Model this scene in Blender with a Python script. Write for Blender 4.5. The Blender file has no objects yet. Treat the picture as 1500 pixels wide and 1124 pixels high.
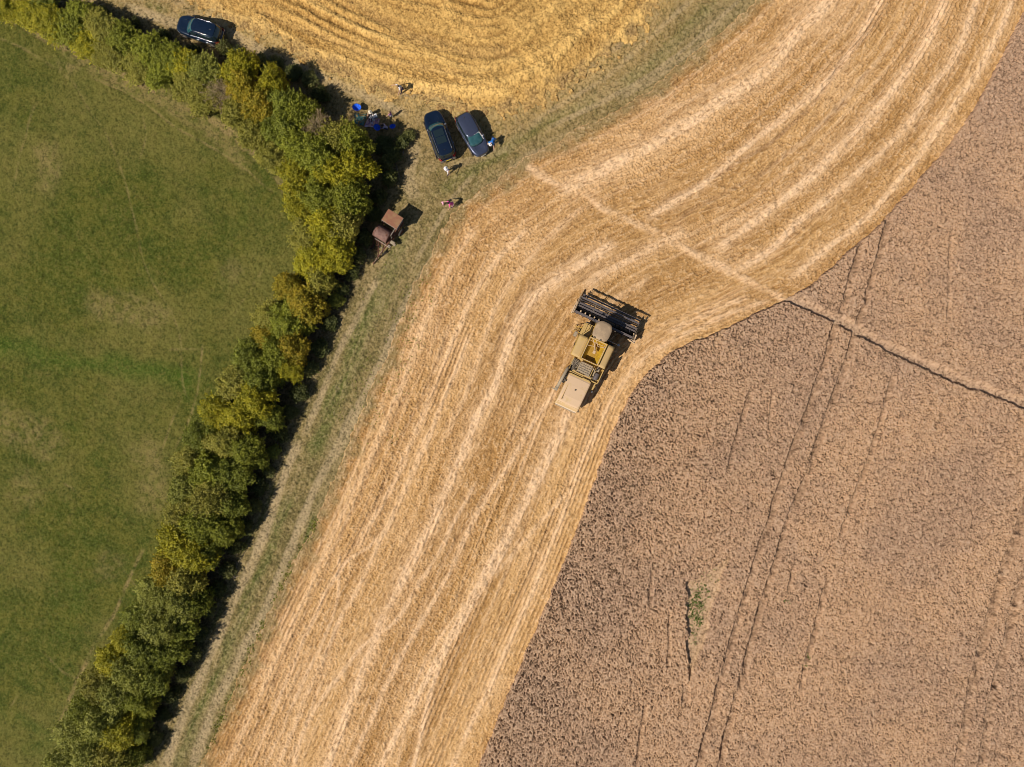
import bpy, bmesh, math, random
import numpy as np
from mathutils import Vector, Matrix

R = math.radians
SC = bpy.context.scene
COL = SC.collection
H = 63.0            # height of the camera above the field, metres
PPM = 16.0          # photograph pixels per metre on the ground

# ------------------------------------------------------------------ camera
cam = bpy.data.cameras.new("camera")
cam.sensor_width = 36.0
cam.lens = 36.0 * H / (1500 / PPM)
cam.clip_start = 0.5
cam.clip_end = 6000
cam_o = bpy.data.objects.new("camera", cam)
cam_o.location = (0, 0, H)
COL.objects.link(cam_o)
SC.camera = cam_o

# ------------------------------------------------------------------ world and sun
SUN_EL = 46.0
SH = Vector((math.cos(R(33)), math.sin(R(33))))        # direction in which shadows fall
w = bpy.data.worlds.new("World")
SC.world = w
w.use_nodes = True
nt = w.node_tree
nt.nodes.clear()
sky = nt.nodes.new("ShaderNodeTexSky")
sky.sky_type = 'NISHITA'
sky.sun_disc = False
sky.sun_elevation = R(SUN_EL)
sky.sun_rotation = math.atan2(-SH.x, -SH.y)
sky.altitude = 100
bg = nt.nodes.new("ShaderNodeBackground")
bg.inputs[1].default_value = 0.06
wo = nt.nodes.new("ShaderNodeOutputWorld")
nt.links.new(sky.outputs[0], bg.inputs[0])
nt.links.new(bg.outputs[0], wo.inputs[0])
sl = bpy.data.lights.new("sun", 'SUN')
sl.energy = 5.0
sl.angle = R(0.5)
sl.color = (1.0, 0.93, 0.82)
so = bpy.data.objects.new("sun", sl)
dirv = Vector((SH.x * math.cos(R(SUN_EL)), SH.y * math.cos(R(SUN_EL)), -math.sin(R(SUN_EL))))
so.rotation_euler = dirv.to_track_quat('-Z', 'Y').to_euler()
so.location = (-40, -30, 60)
COL.objects.link(so)
SC.view_settings.view_transform = 'Standard'
SC.view_settings.look = 'None'
SC.view_settings.exposure = 0.0
SC.view_settings.gamma = 1.0
SC.view_settings.use_curve_mapping = False
SC.cycles.filter_width = 0.9


def P(px, py, z=0.0):
    """a place in the world (metres) from a measured position, for something z metres up"""
    k = (H - z) / H
    return Vector(((px - 750) / PPM * k, (562 - py) / PPM * k, z))


def PL(pts):
    return [(P(a, b).x, P(a, b).y) for a, b in pts]


# ------------------------------------------------------------------ node helpers
def newmat(name):
    m = bpy.data.materials.new(name)
    m.use_nodes = True
    n = m.node_tree
    n.nodes.clear()
    out = n.nodes.new("ShaderNodeOutputMaterial")
    b = n.nodes.new("ShaderNodeBsdfPrincipled")
    n.links.new(b.outputs[0], out.inputs[0])
    return m, n, b


def c4(c):
    return (c[0], c[1], c[2], 1.0)


class NB:
    """small helper for writing node graphs"""
    def __init__(s, n):
        s.n = n
    def node(s, t, **kw):
        x = s.n.nodes.new(t)
        for k, v in kw.items():
            setattr(x, k, v)
        return x
    def put(s, sock, v):
        if isinstance(v, bpy.types.NodeSocket):
            s.n.links.new(v, sock)
        elif isinstance(v, (tuple, list)):
            sock.default_value = c4(v) if len(sock.default_value) == 4 else tuple(v)
        else:
            sock.default_value = v
    def attr(s, name):
        a = s.node("ShaderNodeAttribute", attribute_name=name)
        return a.outputs['Fac']
    def coord(s, kind='Object'):
        return s.node("ShaderNodeTexCoord").outputs[kind]
    def noise(s, vec, scale, detail=3, rough=0.55, dist=0.0):
        t = s.node("ShaderNodeTexNoise")
        s.put(t.inputs['Vector'], vec)
        t.inputs['Scale'].default_value = scale
        t.inputs['Detail'].default_value = detail
        t.inputs['Roughness'].default_value = rough
        t.inputs['Distortion'].default_value = dist
        return t.outputs['Fac']
    def math(s, op, a, b=0.0, clamp=False):
        t = s.node("ShaderNodeMath", operation=op, use_clamp=clamp)
        s.put(t.inputs[0], a)
        s.put(t.inputs[1], b)
        return t.outputs[0]
    def ramp(s, v, a, b):
        t = s.node("ShaderNodeMapRange", interpolation_type='SMOOTHSTEP')
        s.put(t.inputs[0], v)
        t.inputs[1].default_value = a
        t.inputs[2].default_value = b
        return t.outputs[0]
    def mix(s, f, a, b):
        t = s.node("ShaderNodeMix", data_type='RGBA')
        s.put(t.inputs[0], f)
        s.put(t.inputs[6], a)
        s.put(t.inputs[7], b)
        return t.outputs[2]
    def vec(s, x, y, z=0.0):
        t = s.node("ShaderNodeCombineXYZ")
        s.put(t.inputs[0], x); s.put(t.inputs[1], y); s.put(t.inputs[2], z)
        return t.outputs[0]


def mat(name, col, rough=0.6, metal=0.0, col2=None, scale=6.0, dust=None, dustf=0.8, coat=0.0, spec=0.5):
    """painted / plain surface with a second tone by noise and, optionally, dust lying on upward faces"""
    m, n, b = newmat(name)
    g = NB(n)
    c = g.coord('Object')
    base = g.mix(g.ramp(g.noise(c, scale, 4), 0.4, 0.65), col, col2 if col2 else tuple(x * 0.82 for x in col))
    if dust:
        nz = g.node("ShaderNodeSeparateXYZ")
        g.n.links.new(g.node("ShaderNodeNewGeometry").outputs['Normal'], nz.inputs[0])
        up = g.ramp(nz.outputs[2], 0.15, 0.85)
        f = g.math('MULTIPLY', up, g.ramp(g.noise(c, 1.7, 5, 0.6), 0.22, 0.5))
        f = g.math('MULTIPLY', f, dustf)
        base = g.mix(f, base, dust)
        rr = g.node("ShaderNodeMapRange")
        g.put(rr.inputs[0], f)
        rr.inputs[3].default_value = rough
        rr.inputs[4].default_value = 0.9
        g.put(b.inputs['Roughness'], rr.outputs[0])
    else:
        b.inputs['Roughness'].default_value = rough
    g.put(b.inputs['Base Color'], base)
    b.inputs['Metallic'].default_value = metal
    b.inputs['Coat Weight'].default_value = coat
    b.inputs['Coat Roughness'].default_value = 0.05
    b.inputs['Specular IOR Level'].default_value = spec
    return m


# ------------------------------------------------------------------ object helpers
def tag(o, label=None, cat=None, group=None, kind=None):
    if label: o['label'] = label
    if cat: o['category'] = cat
    if group: o['group'] = group
    if kind: o['kind'] = kind
    return o


def empty(name, loc, rz=0.0):
    o = bpy.data.objects.new(name, None)
    o.empty_display_size = 0.3
    o.location = loc
    o.rotation_euler = (0, 0, rz)
    COL.objects.link(o)
    return o


def linkmesh(name, me, m=None, parent=None):
    o = bpy.data.objects.new(name, me)
    if m: me.materials.append(m)
    COL.objects.link(o)
    if parent: o.parent = parent
    return o


class MB:
    """collects shapes into one mesh"""
    def __init__(s):
        s.v = []; s.f = []
    def add(s, vs, fs):
        k = len(s.v)
        s.v += [tuple(a) for a in vs]
        s.f += [tuple(i + k for i in q) for q in fs]
        return s
    def bm(s, bm):
        bm.verts.ensure_lookup_table()
        for i, a in enumerate(bm.verts): a.index = i
        s.add([a.co[:] for a in bm.verts], [[a.index for a in q.verts] for q in bm.faces])
        bm.free()
        return s
    def box(s, x0, x1, y0, y1, z0, z1, bev=0.02, top=None, M=None):
        """box; top=(dx0,dx1,dy0,dy1) moves the top edges inwards for sloped sides"""
        t = top or (0, 0, 0, 0)
        bm = bmesh.new()
        vs = [bm.verts.new(a) for a in (
            (x0, y0, z0), (x1, y0, z0), (x1, y1, z0), (x0, y1, z0),
            (x0 + t[0], y0 + t[2], z1), (x1 - t[1], y0 + t[2], z1), (x1 - t[1], y1 - t[3], z1), (x0 + t[0], y1 - t[3], z1))]
        for q in ((3, 2, 1, 0), (4, 5, 6, 7), (0, 1, 5, 4), (1, 2, 6, 5), (2, 3, 7, 6), (3, 0, 4, 7)):
            bm.faces.new([vs[i] for i in q])
        if bev > 0:
            bev = min(bev, 0.3 * min(abs(x1 - x0), abs(y1 - y0), abs(z1 - z0)))
            bmesh.ops.bevel(bm, geom=list(bm.edges), offset=bev, segments=2, affect='EDGES', profile=0.5)
        if M: bm.transform(M)
        return s.bm(bm)
    def tube(s, pts, r, n=8, caps=True):
        pts = [Vector(p) for p in pts]
        rs = r if isinstance(r, (list, tuple)) else [r] * len(pts)
        vs, fs = [], []
        up = None
        for i, p in enumerate(pts):
            d = (pts[min(i + 1, len(pts) - 1)] - pts[max(i - 1, 0)]).normalized()
            if up is None:
                up = Vector((0, 0, 1)) if abs(d.z) < 0.9 else Vector((1, 0, 0))
            a = d.cross(up).normalized()
            up = a.cross(d).normalized()
            for k in range(n):
                t = 2 * math.pi * k / n
                vs.append(p + (a * math.cos(t) + up * math.sin(t)) * rs[i])
        for i in range(len(pts) - 1):
            for k in range(n):
                fs.append((i * n + k, i * n + (k + 1) % n, (i + 1) * n + (k + 1) % n, (i + 1) * n + k))
        if caps:
            fs.append(tuple(range(n - 1, -1, -1)))
            fs.append(tuple((len(pts) - 1) * n + k for k in range(n)))
        return s.add(vs, fs)
    def lathe(s, prof, c, axis='Z', n=20):
        """prof: (radius, along-axis) pairs"""
        vs, fs = [], []
        for r, a in prof:
            for k in range(n):
                t = 2 * math.pi * k / n
                x, y = r * math.cos(t), r * math.sin(t)
                q = {'Z': (x, y, a), 'Y': (x, a, y), 'X': (a, x, y)}[axis]
                vs.append((c[0] + q[0], c[1] + q[1], c[2] + q[2]))
        m = len(prof)
        for i in range(m - 1):
            for k in range(n):
                fs.append((i * n + k, i * n + (k + 1) % n, (i + 1) * n + (k + 1) % n, (i + 1) * n + k))
        fs.append(tuple(range(n - 1, -1, -1)))
        fs.append(tuple((m - 1) * n + k for k in range(n)))
        return s.add(vs, fs)
    def grid(s, P2, thick=0.0):
        """P2[i][j] points"""
        a, b = len(P2), len(P2[0])
        vs = [q for row in P2 for q in row]
        fs = [(i * b + j, (i + 1) * b + j, (i + 1) * b + j + 1, i * b + j + 1) for i in range(a - 1) for j in range(b - 1)]
        return s.add(vs, fs)
    def build(s, name, m=None, parent=None, smooth=False, solid=0.0):
        me = bpy.data.meshes.new(name)
        me.from_pydata(s.v, [], s.f)
        bm = bmesh.new(); bm.from_mesh(me)
        if solid:
            bmesh.ops.solidify(bm, geom=bm.faces[:], thickness=solid)
        bmesh.ops.recalc_face_normals(bm, faces=bm.faces[:])
        bm.to_mesh(me); bm.free()
        if smooth:
            me.polygons.foreach_set('use_smooth', [True] * len(me.polygons))
        return linkmesh(name, me, m, parent)


# ------------------------------------------------------------------ numpy noise and fields
def vnoise(X, Y, wl, seed):
    rng = np.random.RandomState(seed)
    T = rng.rand(256, 256).astype(np.float32)
    x = X / wl + 37.3; y = Y / wl + 91.7
    xi = np.floor(x).astype(np.int64); yi = np.floor(y).astype(np.int64)
    fx = (x - xi).astype(np.float32); fy = (y - yi).astype(np.float32)
    fx = fx * fx * (3 - 2 * fx); fy = fy * fy * (3 - 2 * fy)
    x0 = xi % 256; x1 = (xi + 1) % 256; y0 = yi % 256; y1 = (yi + 1) % 256
    return (T[x0, y0] * (1 - fx) + T[x1, y0] * fx) * (1 - fy) + (T[x0, y1] * (1 - fx) + T[x1, y1] * fx) * fy


def fbm(X, Y, wl, seed, o=3):
    a = 0; k = 1.0; t = 0
    for i in range(o):
        a = a + k * vnoise(X, Y, wl / 2 ** i, seed + i * 17); t += k; k *= 0.55
    return a / t


def spline(pts, step=1.0):
    """Catmull-Rom through the points"""
    p = [np.array(a, float) for a in pts]
    p = [2 * p[0] - p[1]] + p + [2 * p[-1] - p[-2]]
    out = []
    for i in range(1, len(p) - 2):
        n = max(2, int(np.linalg.norm(p[i + 1] - p[i]) / step))
        for k in range(n):
            t = k / n
            out.append(0.5 * ((2 * p[i]) + (-p[i - 1] + p[i + 1]) * t + (2 * p[i - 1] - 5 * p[i] + 4 * p[i + 1] - p[i + 2]) * t * t + (-p[i - 1] + 3 * p[i] - 3 * p[i + 1] + p[i + 2]) * t ** 3))
    out.append(p[-2])
    return np.array(out)


def inside(X, Y, poly):
    r = np.zeros(X.shape, bool)
    n = len(poly)
    for i in range(n):
        x0, y0 = poly[i]; x1, y1 = poly[(i + 1) % n]
        if y0 == y1: continue
        c = ((y0 > Y) != (y1 > Y)) & (X < (x1 - x0) * (Y - y0) / (y1 - y0) + x0)
        r ^= c
    return r


def pdist(X, Y, line):
    """distance to a polyline and arc length of the nearest point"""
    D = np.full(X.shape, 1e9); S = np.zeros(X.shape); s0 = 0
    for i in range(len(line) - 1):
        ax, ay = line[i]; bx, by = line[i + 1]
        dx, dy = bx - ax, by - ay
        L2 = dx * dx + dy * dy
        if L2 < 1e-12: continue
        t = np.clip(((X - ax) * dx + (Y - ay) * dy) / L2, 0, 1)
        d = (X - ax - t * dx) ** 2 + (Y - ay - t * dy) ** 2
        m = d < D
        D[m] = d[m]; S[m] = (s0 + t * math.sqrt(L2))[m]
        s0 += math.sqrt(L2)
    return np.sqrt(D), S


def axis_coords(a, res, far):
    n = int(a / res)
    mid = list(np.arange(-n, n + 1) * res)
    out = []; x = mid[-1]; st = res
    while x < far:
        st = min(st * 1.35, 8); x += st; out.append(x)
    return np.array([-q for q in out[::-1]] + mid + out)


RES = 0.075
xs = axis_coords(49.0, RES, 220.0)
ys = axis_coords(37.5, RES, 200.0)
NX, NY = len(xs), len(ys)
X, Y = np.meshgrid(xs, ys, indexing='ij')

# lines measured on the photograph, extended beyond the frame
wheat_edge = [(420, 1800), (560, 1460), (640, 1270), (700, 1124), (770, 955), (815, 850), (850, 762), (872, 700), (902, 622), (935, 562), (985, 515), (1048, 488), (1095, 465), (1142, 442),
              (1187, 418), (1238, 372), (1290, 327), (1333, 277), (1387, 213), (1430, 150), (1463, 90), (1487, 40), (1510, -20), (1560, -180), (1700, -700)]
stub_edge = [(20, 1800), (160, 1430), (240, 1250), (295, 1119), (333, 1039), (383, 922), (430, 826), (467, 759), (510, 652), (540, 582), (570, 515), (600, 435), (633, 373), (655, 327), (690, 290),
             (735, 262), (790, 222), (850, 190), (905, 163), (950, 133), (997, 97), (1043, 60), (1083, 27), (1115, -10), (1200, -120), (1450, -700)]
gold_edge = [(-400, -330), (-100, -190), (150, -70), (277, -2), (343, 37), (400, 57), (450, 85), (500, 110), (560, 133), (627, 150), (680, 164), (725, 166), (793, 150), (830, 125), (877, 90), (930, 53), (960, 7), (990, -40), (1150, -260), (1350, -700)]
hedge_mid = [(-420, -300), (-150, -60), (0, 15), (70, 48), (140, 80), (210, 105), (280, 130), (340, 162), (400, 205), (445, 255), (470, 320), (478, 380), (445, 440), (415, 490), (385, 540), (350, 600), (325, 660), (310, 720), (290, 790), (265, 860), (235, 930), (190, 1000), (160, 1060), (140, 1124), (100, 1300), (-40, 1800)]
WE = spline(PL(wheat_edge)); SE = spline(PL(stub_edge)); GE = spline(PL(gold_edge)); HM = spline(PL(hedge_mid))

jx = (fbm(X, Y, 0.8, 5, 3) - 0.5) * 0.5
jy = (fbm(X, Y, 0.8, 9, 3) - 0.5) * 0.5
far = 400
poly_wheat = list(WE) + [(far, far), (far, -far), (WE[0][0], -far)]
poly_stub = list(SE) + [(far, far), (far, -far), (SE[0][0], -far)]
poly_gold = list(GE) + [(GE[-1][0], far), (-far, far), (-far, GE[0][1])]
poly_mead = list(HM) + [(HM[-1][0], -far), (-far, -far), (-far, HM[0][1])]
wheat = inside(X + jx * 0.7, Y + jy * 0.7, poly_wheat)
stub = inside(X + jx * 1.5, Y + jy * 1.5, poly_stub) & ~wheat
kx = (fbm(X, Y, 0.5, 15, 2) - 0.5) * 2.6
ky = (fbm(X, Y, 0.5, 19, 2) - 0.5) * 2.6
gold = inside(X + jx * 3 + kx, Y + jy * 3 + ky, poly_gold) & ~wheat & ~stub
mead = inside(X + jx, Y + jy, poly_mead) & ~wheat & ~stub & ~gold
zone = np.ones(X.shape, np.int8)
zone[mead] = 0; zone[stub] = 2; zone[gold] = 3; zone[wheat] = 4

# coarse grid for the distance fields
cx = np.concatenate([np.arange(-220, -52, 6.0), np.arange(-52, 52.1, 0.5), np.arange(58, 232, 6.0)])
cy = np.concatenate([np.arange(-210, -42, 6.0), np.arange(-42, 42.1, 0.5), np.arange(48, 216, 6.0)])
CX, CY = np.meshgrid(cx, cy, indexing='ij')


def up(C):
    """bilinear resample from the coarse grid"""
    ix = np.clip(np.searchsorted(cx, xs) - 1, 0, len(cx) - 2); fx = ((xs - cx[ix]) / (cx[ix + 1] - cx[ix]))[:, None]
    iy = np.clip(np.searchsorted(cy, ys) - 1, 0, len(cy) - 2); fy = ((ys - cy[iy]) / (cy[iy + 1] - cy[iy]))[None, :]
    A = C[ix][:, iy]; B = C[ix + 1][:, iy]; E = C[ix][:, iy + 1]; F = C[ix + 1][:, iy + 1]
    return (A * (1 - fx) + B * fx) * (1 - fy) + (E * (1 - fx) + F * fx) * fy


dW, sW = (up(a) for a in pdist(CX, CY, WE[::2]))
dS, sS = (up(a) for a in pdist(CX, CY, SE[::2]))
dG, sG = (up(a) for a in pdist(CX, CY, GE[::2]))
dH, sH = (up(a) for a in pdist(CX, CY, HM[::2]))
v = dS / (dS + dW + 1e-6)                       # 0 on the grass margin, 1 at the standing wheat
across = v * 25.0
LW = 1.0
along = (1 - v) * sS + v * sW
# inside the upper field
acrossG = dG
alongG = sG


def paint(A, pts, width, val=1.0, soft=0.5, wob=0.25, seed=1, op='max', ragged=0.5, hf=0.0):
    """lay a strip of something along a measured line; width in metres"""
    line = spline(PL(pts), 0.6)
    m = width * 2 + 1.0
    i0, i1 = np.searchsorted(xs, [line[:, 0].min() - m, line[:, 0].max() + m])
    j0, j1 = np.searchsorted(ys, [line[:, 1].min() - m, line[:, 1].max() + m])
    if i1 - i0 < 2 or j1 - j0 < 2: return
    x = X[i0:i1, j0:j1]; y = Y[i0:i1, j0:j1]
    wx = (vnoise(x, y, 2.2, seed + 3) - 0.5) * wob * 2
    wy = (vnoise(x, y, 2.2, seed + 8) - 0.5) * wob * 2
    if hf:
        wx = wx + (vnoise(x, y, 0.28, seed + 31) - 0.5) * hf * 2; wy = wy + (vnoise(x, y, 0.28, seed + 32) - 0.5) * hf * 2
    D, S = pdist(x + wx, y + wy, line)
    wd = width * (0.75 + 0.5 * vnoise(x, y, 1.6, seed + 11))
    e = 1 - np.clip((D - wd * (1 - soft) / 2) / (wd * soft / 2 + 0.06), 0, 1)
    e = e * e * (3 - 2 * e)
    Lt = S.max()
    e *= np.clip(S / 1.2, 0, 1) * np.clip((Lt - S) / 1.2, 0, 1)
    e *= 1 - ragged * vnoise(x, y, 0.5, seed + 21) * vnoise(x, y, 1.4, seed + 22) * 2
    e = np.clip(e, 0, 1) * val
    B = A[i0:i1, j0:j1]
    if op == 'max': np.maximum(B, e, out=B)
    else: B += e


Zs = np.zeros(X.shape)
straw = np.zeros(X.shape)      # loose pale straw
bare = np.zeros(X.shape)       # bare / crushed, darker soil showing
green = np.zeros(X.shape)      # living green growth
dry = np.zeros(X.shape)        # dead dry grass

# --- stubble: pale straw rows left by the harvester
ROWS = [
    ([(838, 590), (800, 670), (755, 760), (700, 860), (645, 960), (590, 1060), (550, 1140)], 0.85, 1.0),
    ([(905, 352), (860, 382), (813, 412), (783, 438), (760, 472), (740, 518), (727, 562), (700, 608), (683, 652), (660, 705), (640, 750), (600, 830), (560, 910), (520, 1010), (475, 1140)], 0.95, 1.0),
    ([(1010, 335), (940, 372), (880, 402), (850, 430)], 0.9, 0.7),
    ([(820, 560), (783, 615), (763, 652), (733, 700), (705, 740), (650, 850), (600, 940), (545, 1050), (505, 1140)], 0.5, 0.7),
    ([(835, 612), (810, 660), (790, 705), (767, 745), (725, 830), (655, 950), (640, 985), (600, 1140)], 0.5, 0.85),
    ([(1130, 440), (1060, 462), (985, 498), (940, 528), (893, 590), (867, 645), (843, 690), (827, 742), (785, 850), (738, 960), (680, 1080), (655, 1140)], 0.55, 0.65),
    ([(1100, 432), (1030, 462), (970, 490)], 0.6, 0.6),
    ([(690, 480), (660, 560), (610, 680), (560, 790), (480, 950), (400, 1140)], 0.55, 0.6),
    ([(640, 620), (560, 780), (500, 830), (450, 930), (370, 1120)], 0.4, 0.6),
    ([(860, 690), (760, 800), (670, 900), (610, 1000), (580, 1130)], 0.4, 0.6),
    ([(700, 700), (600, 880), (520, 960), (450, 1060), (430, 1130)], 0.45, 0.7),
    ([(500, 800), (490, 900), (440, 1010), (385, 1130)], 0.35, 0.55),
    ([(780, 330), (730, 380), (690, 440), (655, 520), (620, 610), (580, 700), (520, 810)], 0.6, 0.6),
    ([(860, 300), (800, 350), (745, 420), (715, 480), (690, 560), (650, 650)], 0.5, 0.5),
    ([(700, 330), (655, 400), (625, 470), (590, 560), (555, 640), (500, 760), (440, 890), (370, 1040), (330, 1130)], 0.6, 0.5),
    ([(1235, -30), (1213, 0), (1160, 57), (1117, 107), (1067, 140), (1017, 177), (930, 225), (870, 258), (810, 285)], 1.5, 1.0),
    ([(1300, -20), (1260, 50), (1217, 110), (1167, 160), (1110, 200), (1050, 253), (1000, 290), (940, 325)], 0.6, 0.9),
    ([(1385, -10), (1373, 20), (1343, 83), (1293, 147), (1233, 213), (1167, 277), (1100, 327), (1043, 370)], 0.9, 0.95),
    ([(1435, -20), (1400, 73), (1353, 143), (1307, 207), (1240, 267), (1173, 323), (1127, 365), (1070, 405)], 0.75, 0.95),
    ([(1485, -10), (1457, 57), (1427, 113), (1387, 167), (1340, 233), (1287, 297), (1233, 347), (1150, 412)], 0.7, 0.85),
    ([(1330, 110), (1270, 190), (1190, 260), (1110, 310), (1040, 340)], 0.6, 0.5),
    ([(1180, 20), (1120, 85), (1050, 125), (960, 180)], 0.5, 0.5),
    ([(960, 400), (900, 440), (860, 470)], 0.6, 0.4),
]
haloS = np.zeros(X.shape)
for i, (p, wd, val) in enumerate(ROWS):
    paint(straw, p, wd * 1.15, min(1.0, val * 1.15), 0.6, 0.12, 100 + i * 7, ragged=0.3)
    paint(haloS, p, wd * 3.2, val * 0.45, 0.9, 0.12, 100 + i * 7, ragged=0.1)
# the trodden path that crosses the rows and the headland end
crossp = np.zeros(X.shape)
paint(crossp, [(745, 232), (790, 256), (840, 282), (890, 306), (960, 345), (1040, 385), (1100, 415), (1160, 447)], 1.15, 0.8, 0.85, 0.25, 400, ragged=0.6)
paint(crossp, [(800, 262), (860, 275), (880, 300)], 2.6, 0.4, 0.9, 0.4, 402)
straw = np.maximum(np.maximum(straw, haloS), crossp * stub)
# dark wheel tracks pressed into the stubble
for i, (p, wd, val) in enumerate([
    ([(1300, 17), (1247, 77), (1187, 157), (1133, 207), (1067, 247), (1000, 283), (950, 312)], 0.4, 1.0),
    ([(1273, 100), (1240, 147), (1187, 197), (1110, 257), (1033, 300), (985, 325)], 0.5, 0.8),
    ([(1185, 30), (1150, 90), (1120, 120), (1060, 158)], 0.5, 0.6),
    ([(885, 590), (850, 660), (815, 745), (770, 850), (700, 990), (640, 1124)], 0.4, 0.55),
    ([(790, 560), (760, 620), (735, 680), (680, 770), (620, 880), (560, 1000)], 0.35, 0.55),
    ([(610, 560), (560, 650), (530, 720), (470, 850), (400, 1010), (350, 1124)], 0.5, 0.7),
    ([(660, 470), (640, 540), (590, 640), (540, 760), (480, 870)], 0.45, 0.7),
    ([(850, 370), (800, 410), (755, 450), (725, 520)], 0.5, 0.6),
    ([(720, 330), (680, 390), (650, 450), (630, 510)], 0.5, 0.5),
    ([(1420, 60), (1370, 140), (1310, 225), (1230, 310)], 0.3, 0.5),
    ([(690, 830), (640, 940), (590, 1040), (560, 1110)], 0.4, 0.5),
    ([(520, 860), (480, 960), (455, 1050), (420, 1130)], 0.5, 0.6),
    ([(980, 345), (930, 365), (880, 390), (840, 420)], 0.5, 0.6),
    ([(1120, 345), (1060, 385), (980, 420), (930, 440)], 0.4, 0.4),
]):
    paint(bare, p, wd, val, 0.6, 0.15, 500 + i * 5)
b2 = np.zeros(X.shape)
paint(b2, [(755, 250), (775, 245), (795, 252)], 1.1, 0.9, 0.6, 0.5, 620)     # bare grey spot where the path starts
paint(b2, [(700, 275), (740, 262), (800, 225), (860, 205)], 1.9, 0.5, 0.9, 0.6, 622)
bare = np.maximum(bare, b2)

# fine relief and streaks of the stubble, along the rows
n_row = vnoise(along, across, 1.0, 3)
row_w = np.sin(across * 2 * math.pi / 0.42 + 2.5 * vnoise(along / 6, across / 3, 1.0, 44))
row_amt = np.clip(fbm(along / 9, across / 2.0, 1.0, 61, 3) * 3.2 - 1.45, 0, 1)
streak = np.clip(0.5 + 1.5 * (0.35 * fbm(along / 14, across / 0.5, 1.0, 21, 3) + 0.65 * fbm(along / 44, across / 2.6, 1.0, 27, 2) - 0.5), 0, 1)
tread = vnoise(along / 0.45, across / 1.2, 1.0, 33)
fine = vnoise(X, Y, 0.16, 51); fine2 = vnoise(X, Y, 0.32, 52)
rng = np.random.RandomState(4)
white = rng.rand(*X.shape)
aniso = vnoise(along / 0.28, across / 0.12, 1.0, 53)

ln = across + 0.5 * (fbm(along / 12, across / 5, 1.0, 311, 2) - 0.5)
lines = np.clip(np.sin(ln * 2 * math.pi / 1.22) * 1.3 - 0.35, 0, 1) * np.clip(fbm(along / 28, across / 2.2, 1.0, 313, 2) * 3.0 - 1.0, 0, 1)
lines2 = np.clip(np.sin(ln * 2 * math.pi / 0.61 + 1.0) * 1.3 - 0.5, 0, 1) * np.clip(fbm(along / 22, across / 1.6, 1.0, 315, 2) * 3.0 - 1.35, 0, 1)
straw = np.maximum(straw, np.clip(0.55 * lines + 0.38 * lines2, 0, 1) * np.clip((dW - 0.6) / 0.8, 0, 1) * (0.55 + 0.45 * vnoise(along / 0.8, across / 0.5, 1.0, 316)))
coarse = np.clip(fbm(along / 16, across / 1.7, 1.0, 301, 3) * 2.6 - 0.75, 0, 1)
coarse = np.clip(coarse + 0.35 * np.clip(1 - np.abs(dS - 4) / 5, 0, 1), 0, 1) * (1 - 0.8 * np.clip(straw, 0, 1))
an2 = vnoise(along / 0.5, across / 0.2, 1.0, 54)
zst = 0.05 + (0.01 + 0.02 * coarse) * fine + (0.055 + 0.09 * coarse) * white + 0.02 * fine2 + 0.07 * aniso + 0.06 * an2 + 0.055 * row_w * row_amt + 0.09 * streak
zst += 0.09 * straw * (0.5 + fine2) - 0.09 * bare
# gold field
rowG = np.sin(acrossG * 2 * math.pi / 0.9 + 3 * vnoise(alongG / 5, acrossG / 3, 1.0, 144))
ampG = np.clip(fbm(alongG / 9, acrossG / 3, 1.0, 161, 2) * 2.2 - 0.7, 0, 1)
lump = fbm(X + 1.2 * fbm(X, Y, 3, 71), Y, 2.0, 171, 4)
px0, py0 = P(840, 75).x, P(840, 75).y
heap = np.exp(-(((X - px0) / 9.5) ** 2 + ((Y - py0) / 4.5) ** 2)) + 0.7 * np.exp(-(((X - P(720, 130).x) / 6) ** 2 + ((Y - P(720, 130).y) / 2.2) ** 2))
heap = np.clip(heap, 0, 1)
lump2 = fbm(X + 0.8 * vnoise(X, Y, 1.5, 72), Y, 0.75, 173, 3)
coarseG = np.clip(fbm(alongG / 9, acrossG / 1.6, 1.0, 303, 3) * 2.6 - 0.8, 0, 1)
aG = acrossG + 0.9 * (fbm(alongG / 9, acrossG / 5, 1.0, 183, 2) - 0.5)
bandG = np.clip(np.sin(aG * 2 * math.pi / 2.5 + 0.6) * 1.2 - 0.05, 0, 1) * np.clip(fbm(alongG / 22, acrossG / 3, 1.0, 185, 2) * 2.6 - 0.35, 0, 1)
thinG = np.clip(np.sin(aG * 2 * math.pi / 0.8) * 1.3 - 0.5, 0, 1) * np.clip(fbm(alongG / 16, acrossG / 2, 1.0, 187, 2) * 3 - 1.2, 0, 1)
fadeG = np.clip(dG / 2.5, 0, 1)
zg = 0.05 + 0.05 * fine + (0.07 + 0.06 * coarseG) * white + 0.06 * fine2 + 0.10 * rowG * ampG * (1 - 0.6 * heap) + 0.14 * fbm(alongG / 15, acrossG / 0.6, 1.0, 305, 3) + 0.10 * bandG + (0.45 * lump + 0.22 * lump2) * heap * fadeG + 0.05 * lump + 0.02 * lump2
strawG = np.maximum(np.clip(bandG * 0.8 + thinG * 0.45, 0, 1), 0.5 * np.clip(fbm(alongG / 12, acrossG / 1.1, 1.0, 181, 3) * 2.2 - 0.6, 0, 1))
strawG = np.maximum(strawG, heap * np.clip(0.25 + 1.5 * (lump - 0.4), 0, 1))
gs = np.zeros(X.shape)
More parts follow.
